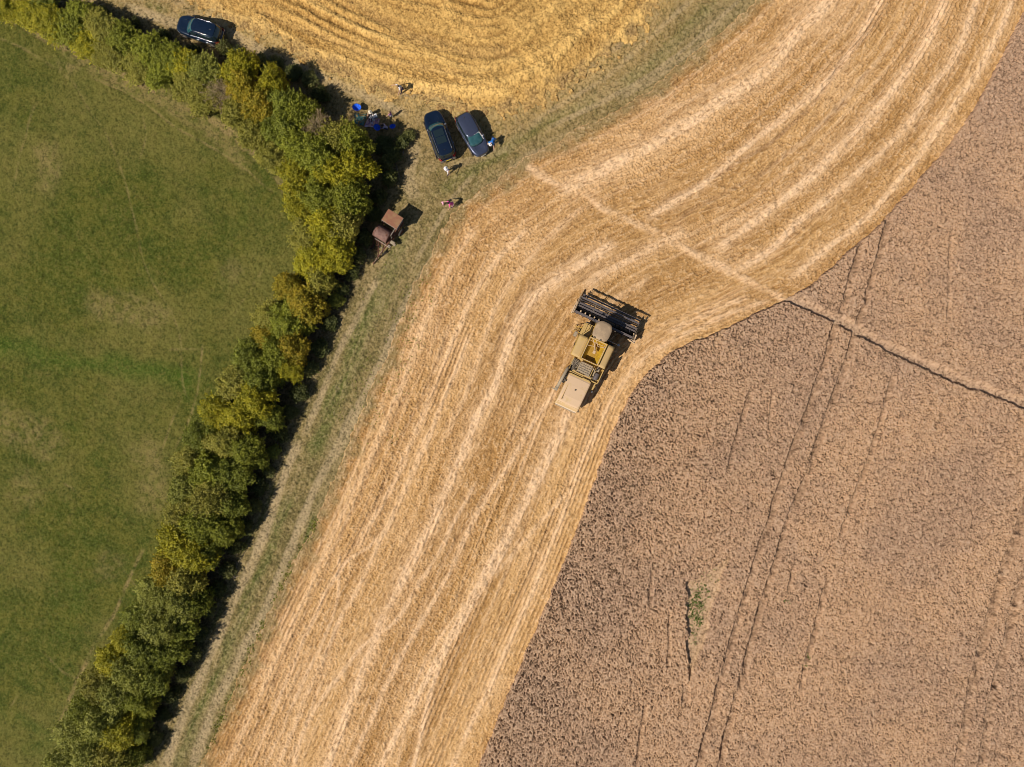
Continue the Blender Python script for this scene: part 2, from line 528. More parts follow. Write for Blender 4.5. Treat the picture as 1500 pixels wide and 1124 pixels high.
for i, (p, wd, val) in enumerate([
    ([(290, -5), (340, 22), (400, 50), (460, 78), (530, 104), (610, 126), (690, 138), (760, 136)], 1.5, 1.0),
    ([(420, -10), (480, 20), (545, 55), (620, 85), (700, 100), (770, 92), (850, 50)], 0.9, 0.7),
    ([(800, 142), (850, 112), (900, 70), (940, 25), (960, -20)], 1.8, 1.0),
    ([(640, -10), (655, 20), (670, 50)], 1.3, 0.6), ([(760, 60), (800, 20), (830, -10)], 1.4, 0.6),
    ([(700, 150), (760, 120), (830, 75), (880, 20)], 1.6, 0.8),
]):
    paint(gs, p, wd, val, 0.7, 0.35, 1700 + i * 5, ragged=0.3)
strawG = np.maximum(strawG * 0.8, gs)
for i, (p, wd, val) in enumerate([
    ([(500, -5), (560, 30), (630, 62), (700, 80), (750, 78)], 1.5, 0.9),
    ([(370, 10), (440, 45), (520, 75), (600, 100), (680, 116)], 0.7, 0.8),
    ([(520, 112), (600, 140), (680, 152)], 0.9, 0.7),
    ([(730, 95), (745, 85), (765, 88)], 1.0, 1.0), ([(850, 40), (862, 55), (868, 35), (880, 28)], 0.35, 0.9),
    ([(850, 120), (880, 92), (915, 60)], 0.5, 0.7),
    ([(250, -5), (300, 28), (360, 62)], 0.8, 0.6),
]):
    paint(bare, p, wd, val, 0.7, 0.3, 1800 + i * 5, ragged=0.5)
zg = zg + 0.14 * gs - 0.10 * bare
# margin
for i, (p, wd, val) in enumerate([
    ([(440, 640), (410, 720), (380, 800), (345, 880), (310, 960), (275, 1040), (240, 1130)], 1.15, 0.85),
    ([(525, 590), (500, 650), (470, 700), (440, 770), (415, 830), (385, 900), (345, 975), (310, 1050), (280, 1130)], 1.1, 0.85),
    ([(640, 372), (610, 420), (580, 480), (560, 530), (530, 590), (505, 640)], 0.9, 0.9),
    ([(1090, -5), (1000, 75), (930, 125), (860, 160), (800, 190)], 0.5, 0.7),
    ([(1020, -5), (960, 50), (900, 105), (830, 150), (770, 190)], 0.5, 0.5),
    ([(1060, 20), (1020, 70), (960, 115), (900, 150)], 0.7, 0.5),
    ([(700, 250), (665, 290), (630, 345), (600, 400)], 0.5, 0.5),
    ([(300, 15), (380, 75), (450, 105), (530, 140), (600, 170)], 1.2, 0.8),
    ([(180, 10), (240, 30), (330, 70)], 1.2, 0.7),
    ([(610, 200), (600, 260), (612, 300)], 1.4, 0.6),
    ([(640, 250), (700, 235), (760, 215)], 1.0, 0.35),
    ([(560, 400), (520, 470), (480, 560), (445, 640)], 0.7, 0.7),
]):
    paint(dry, p, wd, val, 0.6, 0.12, 700 + i * 5, ragged=0.3)
for i, (p, wd, val) in enumerate([
    ([(600, 330), (575, 395), (545, 460), (515, 530), (480, 610), (455, 680)], 2.3, 1.0),
    ([(430, 720), (395, 810), (360, 890), (325, 975), (285, 1070), (260, 1130)], 1.3, 1.0),
    ([(405, 700), (370, 780), (330, 870), (290, 960), (250, 1050)], 0.45, 0.7),
    ([(640, 290), (670, 265), (710, 240), (760, 205), (820, 170), (880, 140)], 1.5, 0.7),
    ([(900, 130), (950, 95), (1000, 50), (1050, 5)], 1.5, 0.6),
    ([(985, 60), (1020, 25)], 1.5, 0.6),
    ([(205, 5), (250, 22)], 1.5, 0.7),
    ([(345, 75), (380, 90), (430, 100)], 0.9, 0.5),
    ([(660, 255), (700, 245)], 1.0, 0.5),
    ([(468, 745), (440, 810), (425, 835)], 0.35, 1.0),
    ([(420, 850), (400, 900), (380, 930)], 0.35, 1.0),
    ([(375, 945), (350, 1000), (330, 1040)], 0.3, 0.8),
    ([(572, 520), (545, 590), (520, 640)], 0.3, 0.4),
]):
    paint(green, p, wd, val, 0.8, 0.25, 800 + i * 5, ragged=0.35)
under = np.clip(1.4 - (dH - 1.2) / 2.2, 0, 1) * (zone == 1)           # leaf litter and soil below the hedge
streakM = fbm(np.where(dS < 14, sS, X) / 8, np.minimum(dS, 30) / 0.5, 1.0, 221, 3)
zm = 0.02 + 0.07 * fine + 0.08 * white + 0.06 * fbm(np.where(dS < 14, sS, X) / 5, np.minimum(dS, 30) / 0.25, 1.0, 222, 2) + 0.06 * fine2 + 0.07 * streakM + 0.05 * green * fine2 - 0.05 * dry
# meadow
pale = np.zeros(X.shape)
for i, (p, wd, val) in enumerate([
    ([(-5, 18), (43, 42), (100, 75), (150, 99), (200, 122), (253, 146), (300, 172), (333, 192), (367, 222), (407, 258), (425, 290)], 1.1, 1.0),
    ([(90, 68), (160, 110), (240, 150), (310, 195), (370, 250)], 1.9, 0.55),
    ([(-5, 52), (40, 75), (75, 97), (110, 122)], 0.22, 0.6),
    ([(105, 112), (125, 150), (160, 205), (185, 270), (200, 330), (210, 380), (228, 420), (262, 480), (268, 560), (280, 590)], 0.18, 0.4),
    ([(130, 112), (200, 145), (260, 188), (300, 212), (345, 237), (405, 285)], 0.2, 0.6),
    ([(60, 140), (45, 180), (33, 225), (20, 290)], 0.2, 0.35),
    ([(210, 165), (215, 200), (205, 240)], 0.2, 0.4),
    ([(268, 580), (245, 640), (225, 690), (205, 740)], 0.2, 0.55),
    ([(298, 500), (293, 560), (280, 610), (255, 660)], 0.22, 0.7),
    ([(190, 670), (222, 682)], 0.2, 0.7),
    ([(212, 800), (190, 850), (165, 905), (140, 945), (120, 985), (95, 1045), (75, 1080)], 0.4, 0.85),
    ([(60, 950), (95, 985), (135, 1000)], 0.2, 0.4),
    ([(80, 695), (120, 725)], 0.2, 0.5),
    ([(240, 513), (300, 513)], 0.2, 0.4),
    ([(170, 815), (200, 860), (212, 900)], 0.2, 0.4),
    ([(340, 470), (370, 420), (390, 390)], 0.2, 0.4),
    ([(30, 1010), (10, 1050)], 0.2, 0.4),
    ([(80, 95), (100, 100), (125, 110)], 1.4, 0.7),
    ([(-20, 605), (40, 630), (95, 665)], 5.0, 0.5), ([(120, 445), (190, 455), (255, 475)], 4.0, 0.45), ([(60, 290), (75, 250), (60, 200)], 3.0, 0.4), ([(200, 640), (230, 690), (215, 760)], 3.5, 0.4), ([(320, 420), (360, 380)], 3.0, 0.3), ([(170, 800), (150, 860)], 3.5, 0.3), ([(10, 700), (70, 740)], 4.0, 0.3),
]):
    paint(pale, p, wd, val, 0.7, 0.1, 900 + i * 5, ragged=0.6)
lush = np.zeros(X.shape)
paint(lush, [(-30, 495), (60, 515), (130, 528), (190, 540), (240, 550), (290, 570)], 3.6, 1.0, 0.9, 0.8, 990, ragged=0.3)
paint(lush, [(330, 250), (350, 300), (370, 340)], 2.0, 0.4, 0.9, 0.8, 992, ragged=0.8)
paint(lush, [(100, 820), (110, 880), (90, 940)], 2.5, 0.4, 0.9, 0.8, 994, ragged=0.8)
paint(lush, [(20, 1040), (60, 1080), (40, 1124)], 2.5, 0.5, 0.9, 0.8, 996, ragged=0.8)
zme = 0.04 * fine + 0.055 * white + 0.05 * fine2 + 0.12 * fbm(X, Y, 1.6, 231, 2) - 0.04 * np.clip(pale, 0, 1)

# --- standing wheat: about 0.7 m tall, with tramlines, a bare strip and a thin patch
tram = np.zeros(X.shape)
TR = [([(1302, 308), (1283, 375), (1263, 442), (1252, 472), (1245, 498), (1230, 542), (1213, 592), (1193, 648), (1177, 698), (1157, 745), (1130, 829), (1110, 889), (1093, 949), (1077, 1012), (1060, 1082), (1048, 1140)], 0.2, 1.0),
      ([(1262, 345), (1253, 375), (1233, 442), (1225, 465), (1217, 485), (1200, 542), (1182, 595), (1163, 645), (1143, 702), (1127, 750), (1107, 812), (1087, 876), (1070, 936), (1053, 996), (1037, 1059), (1015, 1140)], 0.2, 1.0),
      ([(1102, 562), (1090, 600), (1077, 642), (1060, 700)], 0.14, 0.6),
      ([(1307, 538), (1293, 588), (1280, 632), (1262, 690), (1243, 738), (1225, 790)], 0.14, 0.75),
      ([(1213, 836), (1197, 892), (1183, 946), (1168, 1012)], 0.16, 0.9),
      ([(1510, 690), (1490, 760), (1460, 840), (1430, 950), (1410, 1040), (1393, 1140)], 0.3, 1.0),
      ([(1510, 800), (1480, 880), (1455, 990), (1440, 1050), (1428, 1140)], 0.28, 1.0),
      ([(957, 822), (950, 860), (948, 890)], 0.12, 0.6),
      ([(978, 890), (977, 985)], 0.1, 0.5), ([(945, 1020), (935, 1090), (928, 1124)], 0.12, 0.6),
      ([(1382, 480), (1384, 410), (1388, 330)], 0.12, 0.35),
      ([(1000, 990), (1003, 1010), (1000, 1035)], 0.25, 0.7),
      ([(1160, 820), (1150, 870)], 0.12, 0.6), ([(1130, 560), (1120, 640)], 0.1, 0.4),
      ([(1240, 588), (1262, 586), (1290, 590)], 0.16, 0.5), ([(1322, 628), (1332, 636)], 0.3, 0.8), ([(1404, 672), (1412, 664)], 0.3, 0.7),
      ([(1435, 1095), (1460, 1100), (1490, 1110)], 0.15, 0.5)]
for i, (p, wd, val) in enumerate(TR):
    paint(tram, p, wd * 2.8, val, 0.5, 0.1, 1000 + i * 5, ragged=0.65, hf=0.05)
strip = np.zeros(X.shape)
paint(strip, [(1120, 428), (1150, 437), (1190, 453), (1250, 483), (1315, 517), (1392, 552), (1452, 577), (1502, 595), (1560, 620), (1700, 680)], 0.85, 1.0, 0.4, 0.12, 1200, ragged=0.15, hf=0.09)
patch_poly = PL([(1004, 852), (1022, 846), (1066, 812), (1056, 845), (1042, 885), (1034, 920), (1024, 950), (1012, 985), (1008, 1002), (1005, 950), (1004, 900)])
patch = inside(X + jx * 1.2, Y + jy * 1.2, patch_poly).astype(float)
nick = inside(X + jx, Y + jy, PL([(1042, 500), (1052, 485), (1060, 484), (1052, 498), (1046, 512)])).astype(float)
paint(strip, [(1140, 442), (1165, 440), (1200, 448)], 1.2, 0.5, 0.9, 0.5, 1210)
sparse = np.clip(fbm(X, Y, 7, 1301, 3) * 1.6 - 0.5, 0, 1)
west = np.clip((P(1120, 0).x - X + 0.35 * Y + 4) / 16, 0, 1)     # the crop stands rougher towards the cut edge
f1 = vnoise(X, Y, 0.17, 1310); f2 = vnoise(X, Y, 0.36, 1311); f3 = fbm(X, Y, 1.3, 1312, 3)
rough = 0.58 + 0.5 * west
gaps = np.clip((f2 * f1 * 1.5 + 0.25 * white) - 0.12, 0, 1)
zw = 0.55 + rough * (0.07 * f1 + 0.14 * white + 0.03 * f2) + 0.06 * f3 - 0.02
hole = np.clip(1 - (vnoise(X, Y, 0.2, 1320) * 1.5 + vnoise(X, Y, 0.5, 1321) * 0.45), 0, 1) ** 2
pit = np.clip((0.14 + 0.13 * west + 0.16 * (f2 - 0.5) + 0.1 * (f1 - 0.5) - white) / 0.10, 0, 1)
zw = 0.60 + 0.07 * white + 0.05 * f1 + 0.06 * f3 - (0.23 + 0.04 * west) * pit - 0.05 * hole
low = np.clip(np.maximum.reduce([strip * 1.3, patch * 0.95, nick * 0.5]), 0, 1)
zw = zw * (1 - 0.62 * tram)
zw = zw * (1 - low) + (0.26 + 0.08 * fine + 0.05 * white) * low
fg = np.clip(dG / 1.6, 0, 1); zg = zg * fg + (zm + 0.03) * (1 - fg)
fs_ = np.clip(dS / 0.9, 0, 1); zst = zst * fs_ + (zm + 0.03) * (1 - fs_)
Z = np.select([zone == 0, zone == 1, zone == 2, zone == 3], [zme, zm, zst, zg], zw)
Z += 0.10 * fbm(X, Y, 14, 1400, 2) * (zone != 4)

speck = np.clip(0.5 + (0.62 * (white - 0.5) + 0.38 * (vnoise(X, Y, 0.19, 1500) - 0.5) * 1.4) * 1.25, 0, 1)
spa = np.clip(0.5 + (0.42 * (white - 0.5) + 0.40 * (aniso - 0.5) + 0.35 * (an2 - 0.5)) * 1.15, 0, 1)
speck = np.where(zone == 2, spa, speck)
nz_ = fbm(X, Y, 1.1, 1600, 3)
edge = np.select([zone == 2, zone == 3], [1.3 - dS / 1.1 + (nz_ - 0.5) * 2.2, 1.1 - dG / 1.0 + (nz_ - 0.5) * 2.4], 0)
edge = np.where(zone == 1, np.maximum(np.exp(-dG / 1.1) * (Y > 8), 0) * np.clip(nz_ * 3 - 0.7, 0, 1), edge)
ATT = {'speck': speck, 'edge': np.clip(edge, 0, 1), 'coarse': np.where(zone == 3, coarseG, coarse), 'along': along, 'across': across, 'straw': np.where(zone == 3, strawG, straw), 'bare': bare, 'green': green, 'dry': np.where(zone == 0, pale, dry),
       'under': under, 'lush': lush, 'low': low, 'streak': np.select([zone == 2, zone == 1], [streak, streakM], rowG * ampG * 0.5 + 0.5), 'strip': strip, 'patch': patch, 'tram': tram, 'warm': np.exp(-dG / 5.0),
       'rows': np.where(zone == 2, row_w * row_amt * 0.5 + 0.5, 0.5), 'heap': heap, 'west': west, 'rel': np.clip((zw - 0.45) / 0.6, 0, 1)}

# ------------------------------------------------------------------ ground materials
def ground_mat(name):
    m, n, b = newmat(name)
    b.inputs['Roughness'].default_value = 0.95
    b.inputs['Specular IOR Level'].default_value = 0.15
    return m, NB(n), b


def grain(g, col, light, dark, fl=0.5, fd=0.7):
    """light and dark stems and gaps, blade by blade"""
    sp = g.attr('speck')
    col = g.mix(g.math('MULTIPLY', g.ramp(sp, 0.52, 0.88), fl), col, light)
    return g.mix(g.math('MULTIPLY', g.ramp(sp, 0.46, 0.12), fd), col, dark)


M_mead, g, b = ground_mat('meadow_grass')
c = g.coord()
big = g.noise(c, 0.07, 4, 0.6); mid = g.noise(c, 0.45, 6, 0.75, 0.6); fn = g.noise(c, 5.0, 3, 0.7); m2 = g.noise(c, 1.6, 4, 0.7)
col = g.mix(g.ramp(mid, 0.36, 0.66), (0.050, 0.066, 0.0075), (0.100, 0.097, 0.0145))
col = g.mix(g.math('MULTIPLY', g.ramp(big, 0.44, 0.62), 0.6), col, (0.150, 0.128, 0.032))
col = g.mix(g.math('MULTIPLY', g.attr('lush'), 0.8), col, (0.040, 0.080, 0.006))
col = g.mix(g.math('MULTIPLY', g.attr('dry'), g.ramp(m2, 0.3, 0.62)), col, (0.32, 0.22, 0.10))
col = g.mix(g.math('MULTIPLY', g.ramp(m2, 0.5, 0.72), 0.4), col, (0.15, 0.118, 0.034))
col = g.mix(g.math('MULTIPLY', g.ramp(m2, 0.5, 0.28), 0.4), col, (0.050, 0.064, 0.010))
col = grain(g, col, (0.185, 0.165, 0.040), (0.026, 0.034, 0.005), 0.34, 0.55)
g.put(b.inputs['Base Color'], col)

M_marg, g, b = ground_mat('margin_grass')
c = g.coord()
mid = g.noise(c, 0.7, 5, 0.65); fn = g.noise(c, 6.0, 3, 0.7); sp = g.noise(c, 2.2, 4, 0.6)
col = g.mix(g.ramp(mid, 0.35, 0.65), (0.145, 0.112, 0.040), (0.235, 0.172, 0.070))
col = g.mix(g.math('MULTIPLY', g.attr('warm'), 0.85), col, g.mix(g.ramp(mid, 0.35, 0.65), (0.25, 0.16, 0.062), (0.36, 0.235, 0.098)))
gf = g.math('ADD', g.math('MULTIPLY', g.attr('green'), 0.85), g.math('MULTIPLY', g.ramp(sp, 0.47, 0.72), 0.36), True)
col = g.mix(gf, col, g.mix(g.ramp(sp, 0.35, 0.65), (0.066, 0.088, 0.016), (0.130, 0.130, 0.034)))
col = g.mix(g.math('MULTIPLY', g.attr('dry'), 0.8), col, (0.43, 0.32, 0.19))
col = g.mix(g.math('MULTIPLY', g.ramp(g.attr('streak'), 0.45, 0.7), 0.30), col, (0.36, 0.26, 0.13))
col = g.mix(g.math('MULTIPLY', g.attr('bare'), 0.6), col, (0.31, 0.22, 0.15))
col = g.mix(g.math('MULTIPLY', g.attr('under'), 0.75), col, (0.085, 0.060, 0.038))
col = g.mix(g.math('MULTIPLY', g.attr('edge'), 0.8), col, (0.52, 0.34, 0.12))
col = grain(g, col, (0.44, 0.34, 0.18), (0.050, 0.045, 0.016), 0.34, 0.6)
g.put(b.inputs['Base Color'], col)


def stubble_mat(name, base1, base2, strawc, darkc, barec, edgec):
    m, g, b = ground_mat(name)
    c = g.coord()
    big = g.noise(c, 0.12, 3, 0.6); mid = g.noise(c, 1.1, 4, 0.65)
    al = g.vec(g.math('MULTIPLY', g.attr('along'), 1.6), g.math('MULTIPLY', g.attr('across'), 7.0))
    an = g.noise(al, 1.0, 3, 0.7)
    col = g.mix(g.ramp(g.math('ADD', g.math('MULTIPLY', g.attr('streak'), 0.7), g.math('MULTIPLY', mid, 0.3)), 0.35, 0.62), base1, base2)
    col = g.mix(g.math('MULTIPLY', g.attr('coarse'), 0.45), col, base1)
    col = g.mix(g.math('MULTIPLY', g.ramp(g.attr('rows'), 0.55, 0.15), 0.25), col, darkc)
    col = g.mix(g.math('MULTIPLY', g.ramp(big, 0.46, 0.7), 0.2), col, strawc)
    col = g.mix(g.math('MULTIPLY', g.attr('bare'), 0.6), col, barec)
    col = g.mix(g.math('MULTIPLY', g.attr('straw'), 0.85), col, strawc)
    col = g.mix(g.math('MULTIPLY', g.ramp(an, 0.55, 0.75), 0.35), col, strawc)
    col = g.mix(g.math('MULTIPLY', g.ramp(an, 0.46, 0.28), 0.5), col, darkc)
    col = g.mix(g.math('MULTIPLY', g.attr('edge'), 0.92), col, edgec)
    col = grain(g, col, tuple(min(x * 1.15, 0.85) for x in strawc), darkc, 0.32, 0.6)
    g.put(b.inputs['Base Color'], col)
    return m


M_stub = stubble_mat('cut_stubble', (0.375, 0.205, 0.072), (0.55, 0.328, 0.138), (0.76, 0.515, 0.31), (0.19, 0.096, 0.034), (0.27, 0.16, 0.085), (0.24, 0.172, 0.072))
M_gold = stubble_mat('golden_stubble', (0.30, 0.160, 0.042), (0.47, 0.275, 0.080), (0.74, 0.475, 0.165), (0.14, 0.072, 0.020), (0.25, 0.145, 0.06), (0.27, 0.172, 0.072))

M_wheat, g, b = ground_mat('ripe_wheat')
c = g.coord()
big = g.noise(c, 0.09, 4, 0.6); mid = g.noise(c, 0.9, 4, 0.6)
col = g.mix(g.ramp(big, 0.4, 0.62), (0.345, 0.215, 0.134), (0.42, 0.256, 0.147))
col = g.mix(g.math('MULTIPLY', g.ramp(mid, 0.5, 0.7), 0.3), col, (0.31, 0.205, 0.14))
lowc = g.mix(g.ramp(mid, 0.4, 0.6), (0.44, 0.29, 0.165), (0.36, 0.235, 0.13))
lowc = g.mix(g.attr('patch'), g.mix(0.5, lowc, (0.2, 0.13, 0.07)), (0.42, 0.28, 0.16))
col = g.mix(g.math('MULTIPLY', g.attr('west'), 0.30), col, (0.27, 0.185, 0.125))
col = g.mix(g.math('MULTIPLY', g.attr('tram'), 0.75), col, (0.22, 0.135, 0.080))
col = g.mix(g.math('MULTIPLY', g.attr('low'), 0.85), col, lowc)
col = g.mix(g.math('MULTIPLY', g.attr('strip'), 0.7), col, (0.46, 0.30, 0.195))
col = grain(g, col, (0.60, 0.42, 0.28), (0.10, 0.058, 0.036), 0.36, 0.72)
g.put(b.inputs['Base Color'], col)

M_far = mat('distant_field', (0.40, 0.27, 0.12), 0.95, col2=(0.2, 0.19, 0.07), scale=0.01, spec=0.1)


def zone_mesh(name, zid, m, atts, kind, label=None, cat=None):
    zf = np.maximum.reduce([zone[:-1, :-1], zone[1:, :-1], zone[1:, 1:], zone[:-1, 1:]])
    ii, jj = np.nonzero(zf == zid)
    a = ii * NY + jj; bq = (ii + 1) * NY + jj; cq = (ii + 1) * NY + jj + 1; d = ii * NY + jj + 1
    F = np.stack([a, bq, cq, d], 1)
    used, inv = np.unique(F, return_inverse=True)
    F = inv.reshape(-1, 4).astype(np.int32)
    V = np.stack([X.ravel()[used], Y.ravel()[used], Z.ravel()[used]], 1).astype(np.float32)
    me = bpy.data.meshes.new(name)
    me.vertices.add(len(V)); me.vertices.foreach_set('co', V.ravel())
    me.loops.add(F.size); me.loops.foreach_set('vertex_index', F.ravel())
    me.polygons.add(len(F)); me.polygons.foreach_set('loop_start', np.arange(0, F.size, 4, dtype=np.int32))
    me.update(calc_edges=True)
    for k in atts:
        at = me.attributes.new(k, 'FLOAT', 'POINT')
        at.data.foreach_set('value', ATT[k].ravel()[used].astype(np.float32))
    o = linkmesh(name, me, m)
    tag(o, label, cat, None, kind)
    return o


zone_mesh('meadow', 0, M_mead, ['lush', 'dry', 'speck'], 'structure')
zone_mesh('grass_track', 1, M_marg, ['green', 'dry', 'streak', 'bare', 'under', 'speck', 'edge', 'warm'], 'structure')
SA = ['speck', 'edge', 'coarse', 'along', 'across', 'straw', 'bare', 'streak', 'rows']
zone_mesh('stubble_field', 2, M_stub, SA, 'structure')
ATT['along'] = alongG; ATT['across'] = acrossG
zone_mesh('upper_stubble_field', 3, M_gold, SA, 'structure')
zone_mesh('standing_wheat', 4, M_wheat, ['low', 'strip', 'patch', 'speck', 'tram', 'west'], 'stuff', 'ripe pinkish tan wheat standing uncut to the right of the stubble', 'wheat')
gp = MB(); gp.add([(-3000, -3000, -0.3), (3000, -3000, -0.3), (3000, 3000, -0.3), (-3000, 3000, -0.3)], [(0, 1, 2, 3)])
tag(gp.build('ground', M_far), kind='structure')


def ground_z(x, y):
    i = min(max(int(np.searchsorted(xs, x)), 1), NX - 2); j = min(max(int(np.searchsorted(ys, y)), 1), NY - 2)
    return float(Z[i - 1:i + 2, j - 1:j + 2].mean())


def G(px, py, dz=0.0, z=0.0):
    """a point on the ground below something seen at (px,py) whose top is z up"""
    p = P(px, py, z)
    return Vector((p.x, p.y, ground_z(p.x, p.y) + dz))

#PART2
# ------------------------------------------------------------------ paints and materials
M_yel = mat('yellow_machine_paint', (0.50, 0.31, 0.035), 0.5, col2=(0.42, 0.25, 0.04), dust=(0.46, 0.31, 0.14), dustf=0.7)
M_ydust = mat('dusty_yellow_top', (0.50, 0.345, 0.15), 0.7, col2=(0.44, 0.30, 0.12), dust=(0.56, 0.385, 0.245), dustf=0.92, scale=2.0)
M_ydark = mat('grain_tank_paint', (0.50, 0.30, 0.02), 0.55, col2=(0.36, 0.21, 0.02), scale=3)
M_blk = mat('black_steel', (0.018, 0.018, 0.02), 0.5, col2=(0.04, 0.035, 0.03), dust=(0.30, 0.21, 0.12), dustf=0.35)
M_nav = mat('dark_blue_steel', (0.025, 0.032, 0.06), 0.4, col2=(0.05, 0.05, 0.07), dust=(0.30, 0.21, 0.13), dustf=0.3)
M_grey = mat('grey_worn_steel', (0.22, 0.20, 0.18), 0.5, 0.3, col2=(0.33, 0.27, 0.2), dust=(0.4, 0.3, 0.18), dustf=0.6)
M_steel = mat('shiny_steel', (0.45, 0.42, 0.38), 0.35, 0.8)
M_rub = mat('rubber', (0.02, 0.019, 0.018), 0.85, col2=(0.06, 0.048, 0.035))
M_glass = mat('dark_glass', (0.012, 0.022, 0.026), 0.06, col2=(0.012, 0.022, 0.026), spec=0.9)
M_wsh = mat('windscreen_glass', (0.02, 0.075, 0.085), 0.08, col2=(0.035, 0.10, 0.11), scale=2, spec=1.0)
M_rust = mat('rusty_plate', (0.24, 0.10, 0.055), 0.85, col2=(0.27, 0.145, 0.07), scale=3.0)
M_rust2 = mat('pinkish_rust', (0.20, 0.11, 0.085), 0.8, col2=(0.13, 0.065, 0.05), scale=4.0)
M_rustd = mat('dark_rust', (0.10, 0.035, 0.02), 0.85, col2=(0.19, 0.075, 0.04), scale=6.0)
M_oldblue = mat('faded_blue_paint', (0.035, 0.06, 0.13), 0.7, col2=(0.10, 0.055, 0.05), scale=5)
M_wood = mat('weathered_wood', (0.24, 0.20, 0.16), 0.9, col2=(0.15, 0.115, 0.085), scale=9)
M_navy = mat('navy_car_paint', (0.006, 0.015, 0.038), 0.28, 0.3, col2=(0.005, 0.013, 0.034), coat=0.6)
M_navy2 = mat('deep_blue_car_paint', (0.006, 0.017, 0.04), 0.28, 0.3, col2=(0.005, 0.014, 0.036), coat=0.6)
M_gblu = mat('grey_blue_car_paint', (0.062, 0.074, 0.125), 0.35, 0.5, col2=(0.057, 0.069, 0.115), coat=0.5)
M_chr = mat('bright_trim', (0.6, 0.6, 0.62), 0.2, 0.9)
M_red = mat('red_lamp', (0.35, 0.01, 0.015), 0.25)
M_lamp = mat('clear_lamp', (0.55, 0.56, 0.58), 0.12, 0.2)
M_plate = mat('yellow_plate', (0.60, 0.42, 0.03), 0.5)
M_white = mat('white_plastic', (0.75, 0.75, 0.75), 0.4)
M_blue = mat('bright_blue_canvas', (0.005, 0.11, 0.72), 0.75, col2=(0.005, 0.08, 0.55), scale=5)
M_bluew = mat('blue_white_plastic', (0.30, 0.38, 0.55), 0.5)
M_skin = mat('skin', (0.52, 0.30, 0.22), 0.6, col2=(0.47, 0.26, 0.19))
M_hairb = mat('brown_hair', (0.06, 0.032, 0.018), 0.7)
M_hairl = mat('fair_hair', (0.30, 0.19, 0.09), 0.7)
M_eye = mat('eye', (0.02, 0.015, 0.01), 0.3)


def cloth(name, c, c2=None):
    return mat(name, c, 0.85, col2=c2, scale=9, spec=0.2)


C_white = cloth('white_cloth', (0.75, 0.73, 0.74)); C_lilac = cloth('lilac_cloth', (0.50, 0.42, 0.55), (0.62, 0.58, 0.68))
C_pink = cloth('hot_pink_cloth', (0.78, 0.10, 0.36)); C_lpink = cloth('pale_pink_cloth', (0.80, 0.42, 0.52))
C_blue = cloth('blue_cloth', (0.03, 0.17, 0.52)); C_dark = cloth('dark_cloth', (0.035, 0.028, 0.05)); C_purp = cloth('purple_cloth', (0.30, 0.10, 0.26), (0.42, 0.2, 0.36))
C_cream = cloth('cream_cloth', (0.78, 0.68, 0.52)); C_den = cloth('denim', (0.05, 0.07, 0.15)); C_maroon = cloth('maroon_cloth', (0.09, 0.012, 0.04))


# ------------------------------------------------------------------ cars
def wheel(parent, c, r, wd, m_rim=None, name='wheel', lug=False):
    """thing > wheel > rim ; axle along Y"""
    t = MB()
    h = wd / 2
    t.lathe([(r * 0.62, -h * 0.9), (r * 0.9, -h), (r, -h * 0.7), (r, h * 0.7), (r * 0.9, h), (r * 0.62, h * 0.9)], (0, 0, 0), 'Y', 28)
    if lug:
        for k in range(22):
            a = 2 * math.pi * k / 22
            for s in (-1, 1):
                M = Matrix.Rotation(a + (0.14 if s > 0 else 0), 4, 'Y') @ Matrix.Translation((0, s * h * 0.5, r)) @ Matrix.Rotation(s * 0.6, 4, 'Z')
                t.box(-0.03, 0.03, -h * 0.5, h * 0.5, -0.01, 0.035, 0.0, M=M)
    o = t.build(name, M_rub, parent, True)
    o.location = c
    q = MB(); q.lathe([(r * 0.15, -h * 1.02), (r * 0.6, -h * 0.93), (r * 0.64, 0), (r * 0.6, h * 0.93), (r * 0.15, h * 1.02)], (0, 0, 0), 'Y', 20)
    q.build('rim', m_rim or M_steel, o, True)
    return o


def se(n, th, a, b):
    c, s = math.cos(th), math.sin(th)
    return a * math.copysign(abs(c) ** (2 / n), c), b * math.copysign(abs(s) ** (2 / n), s)


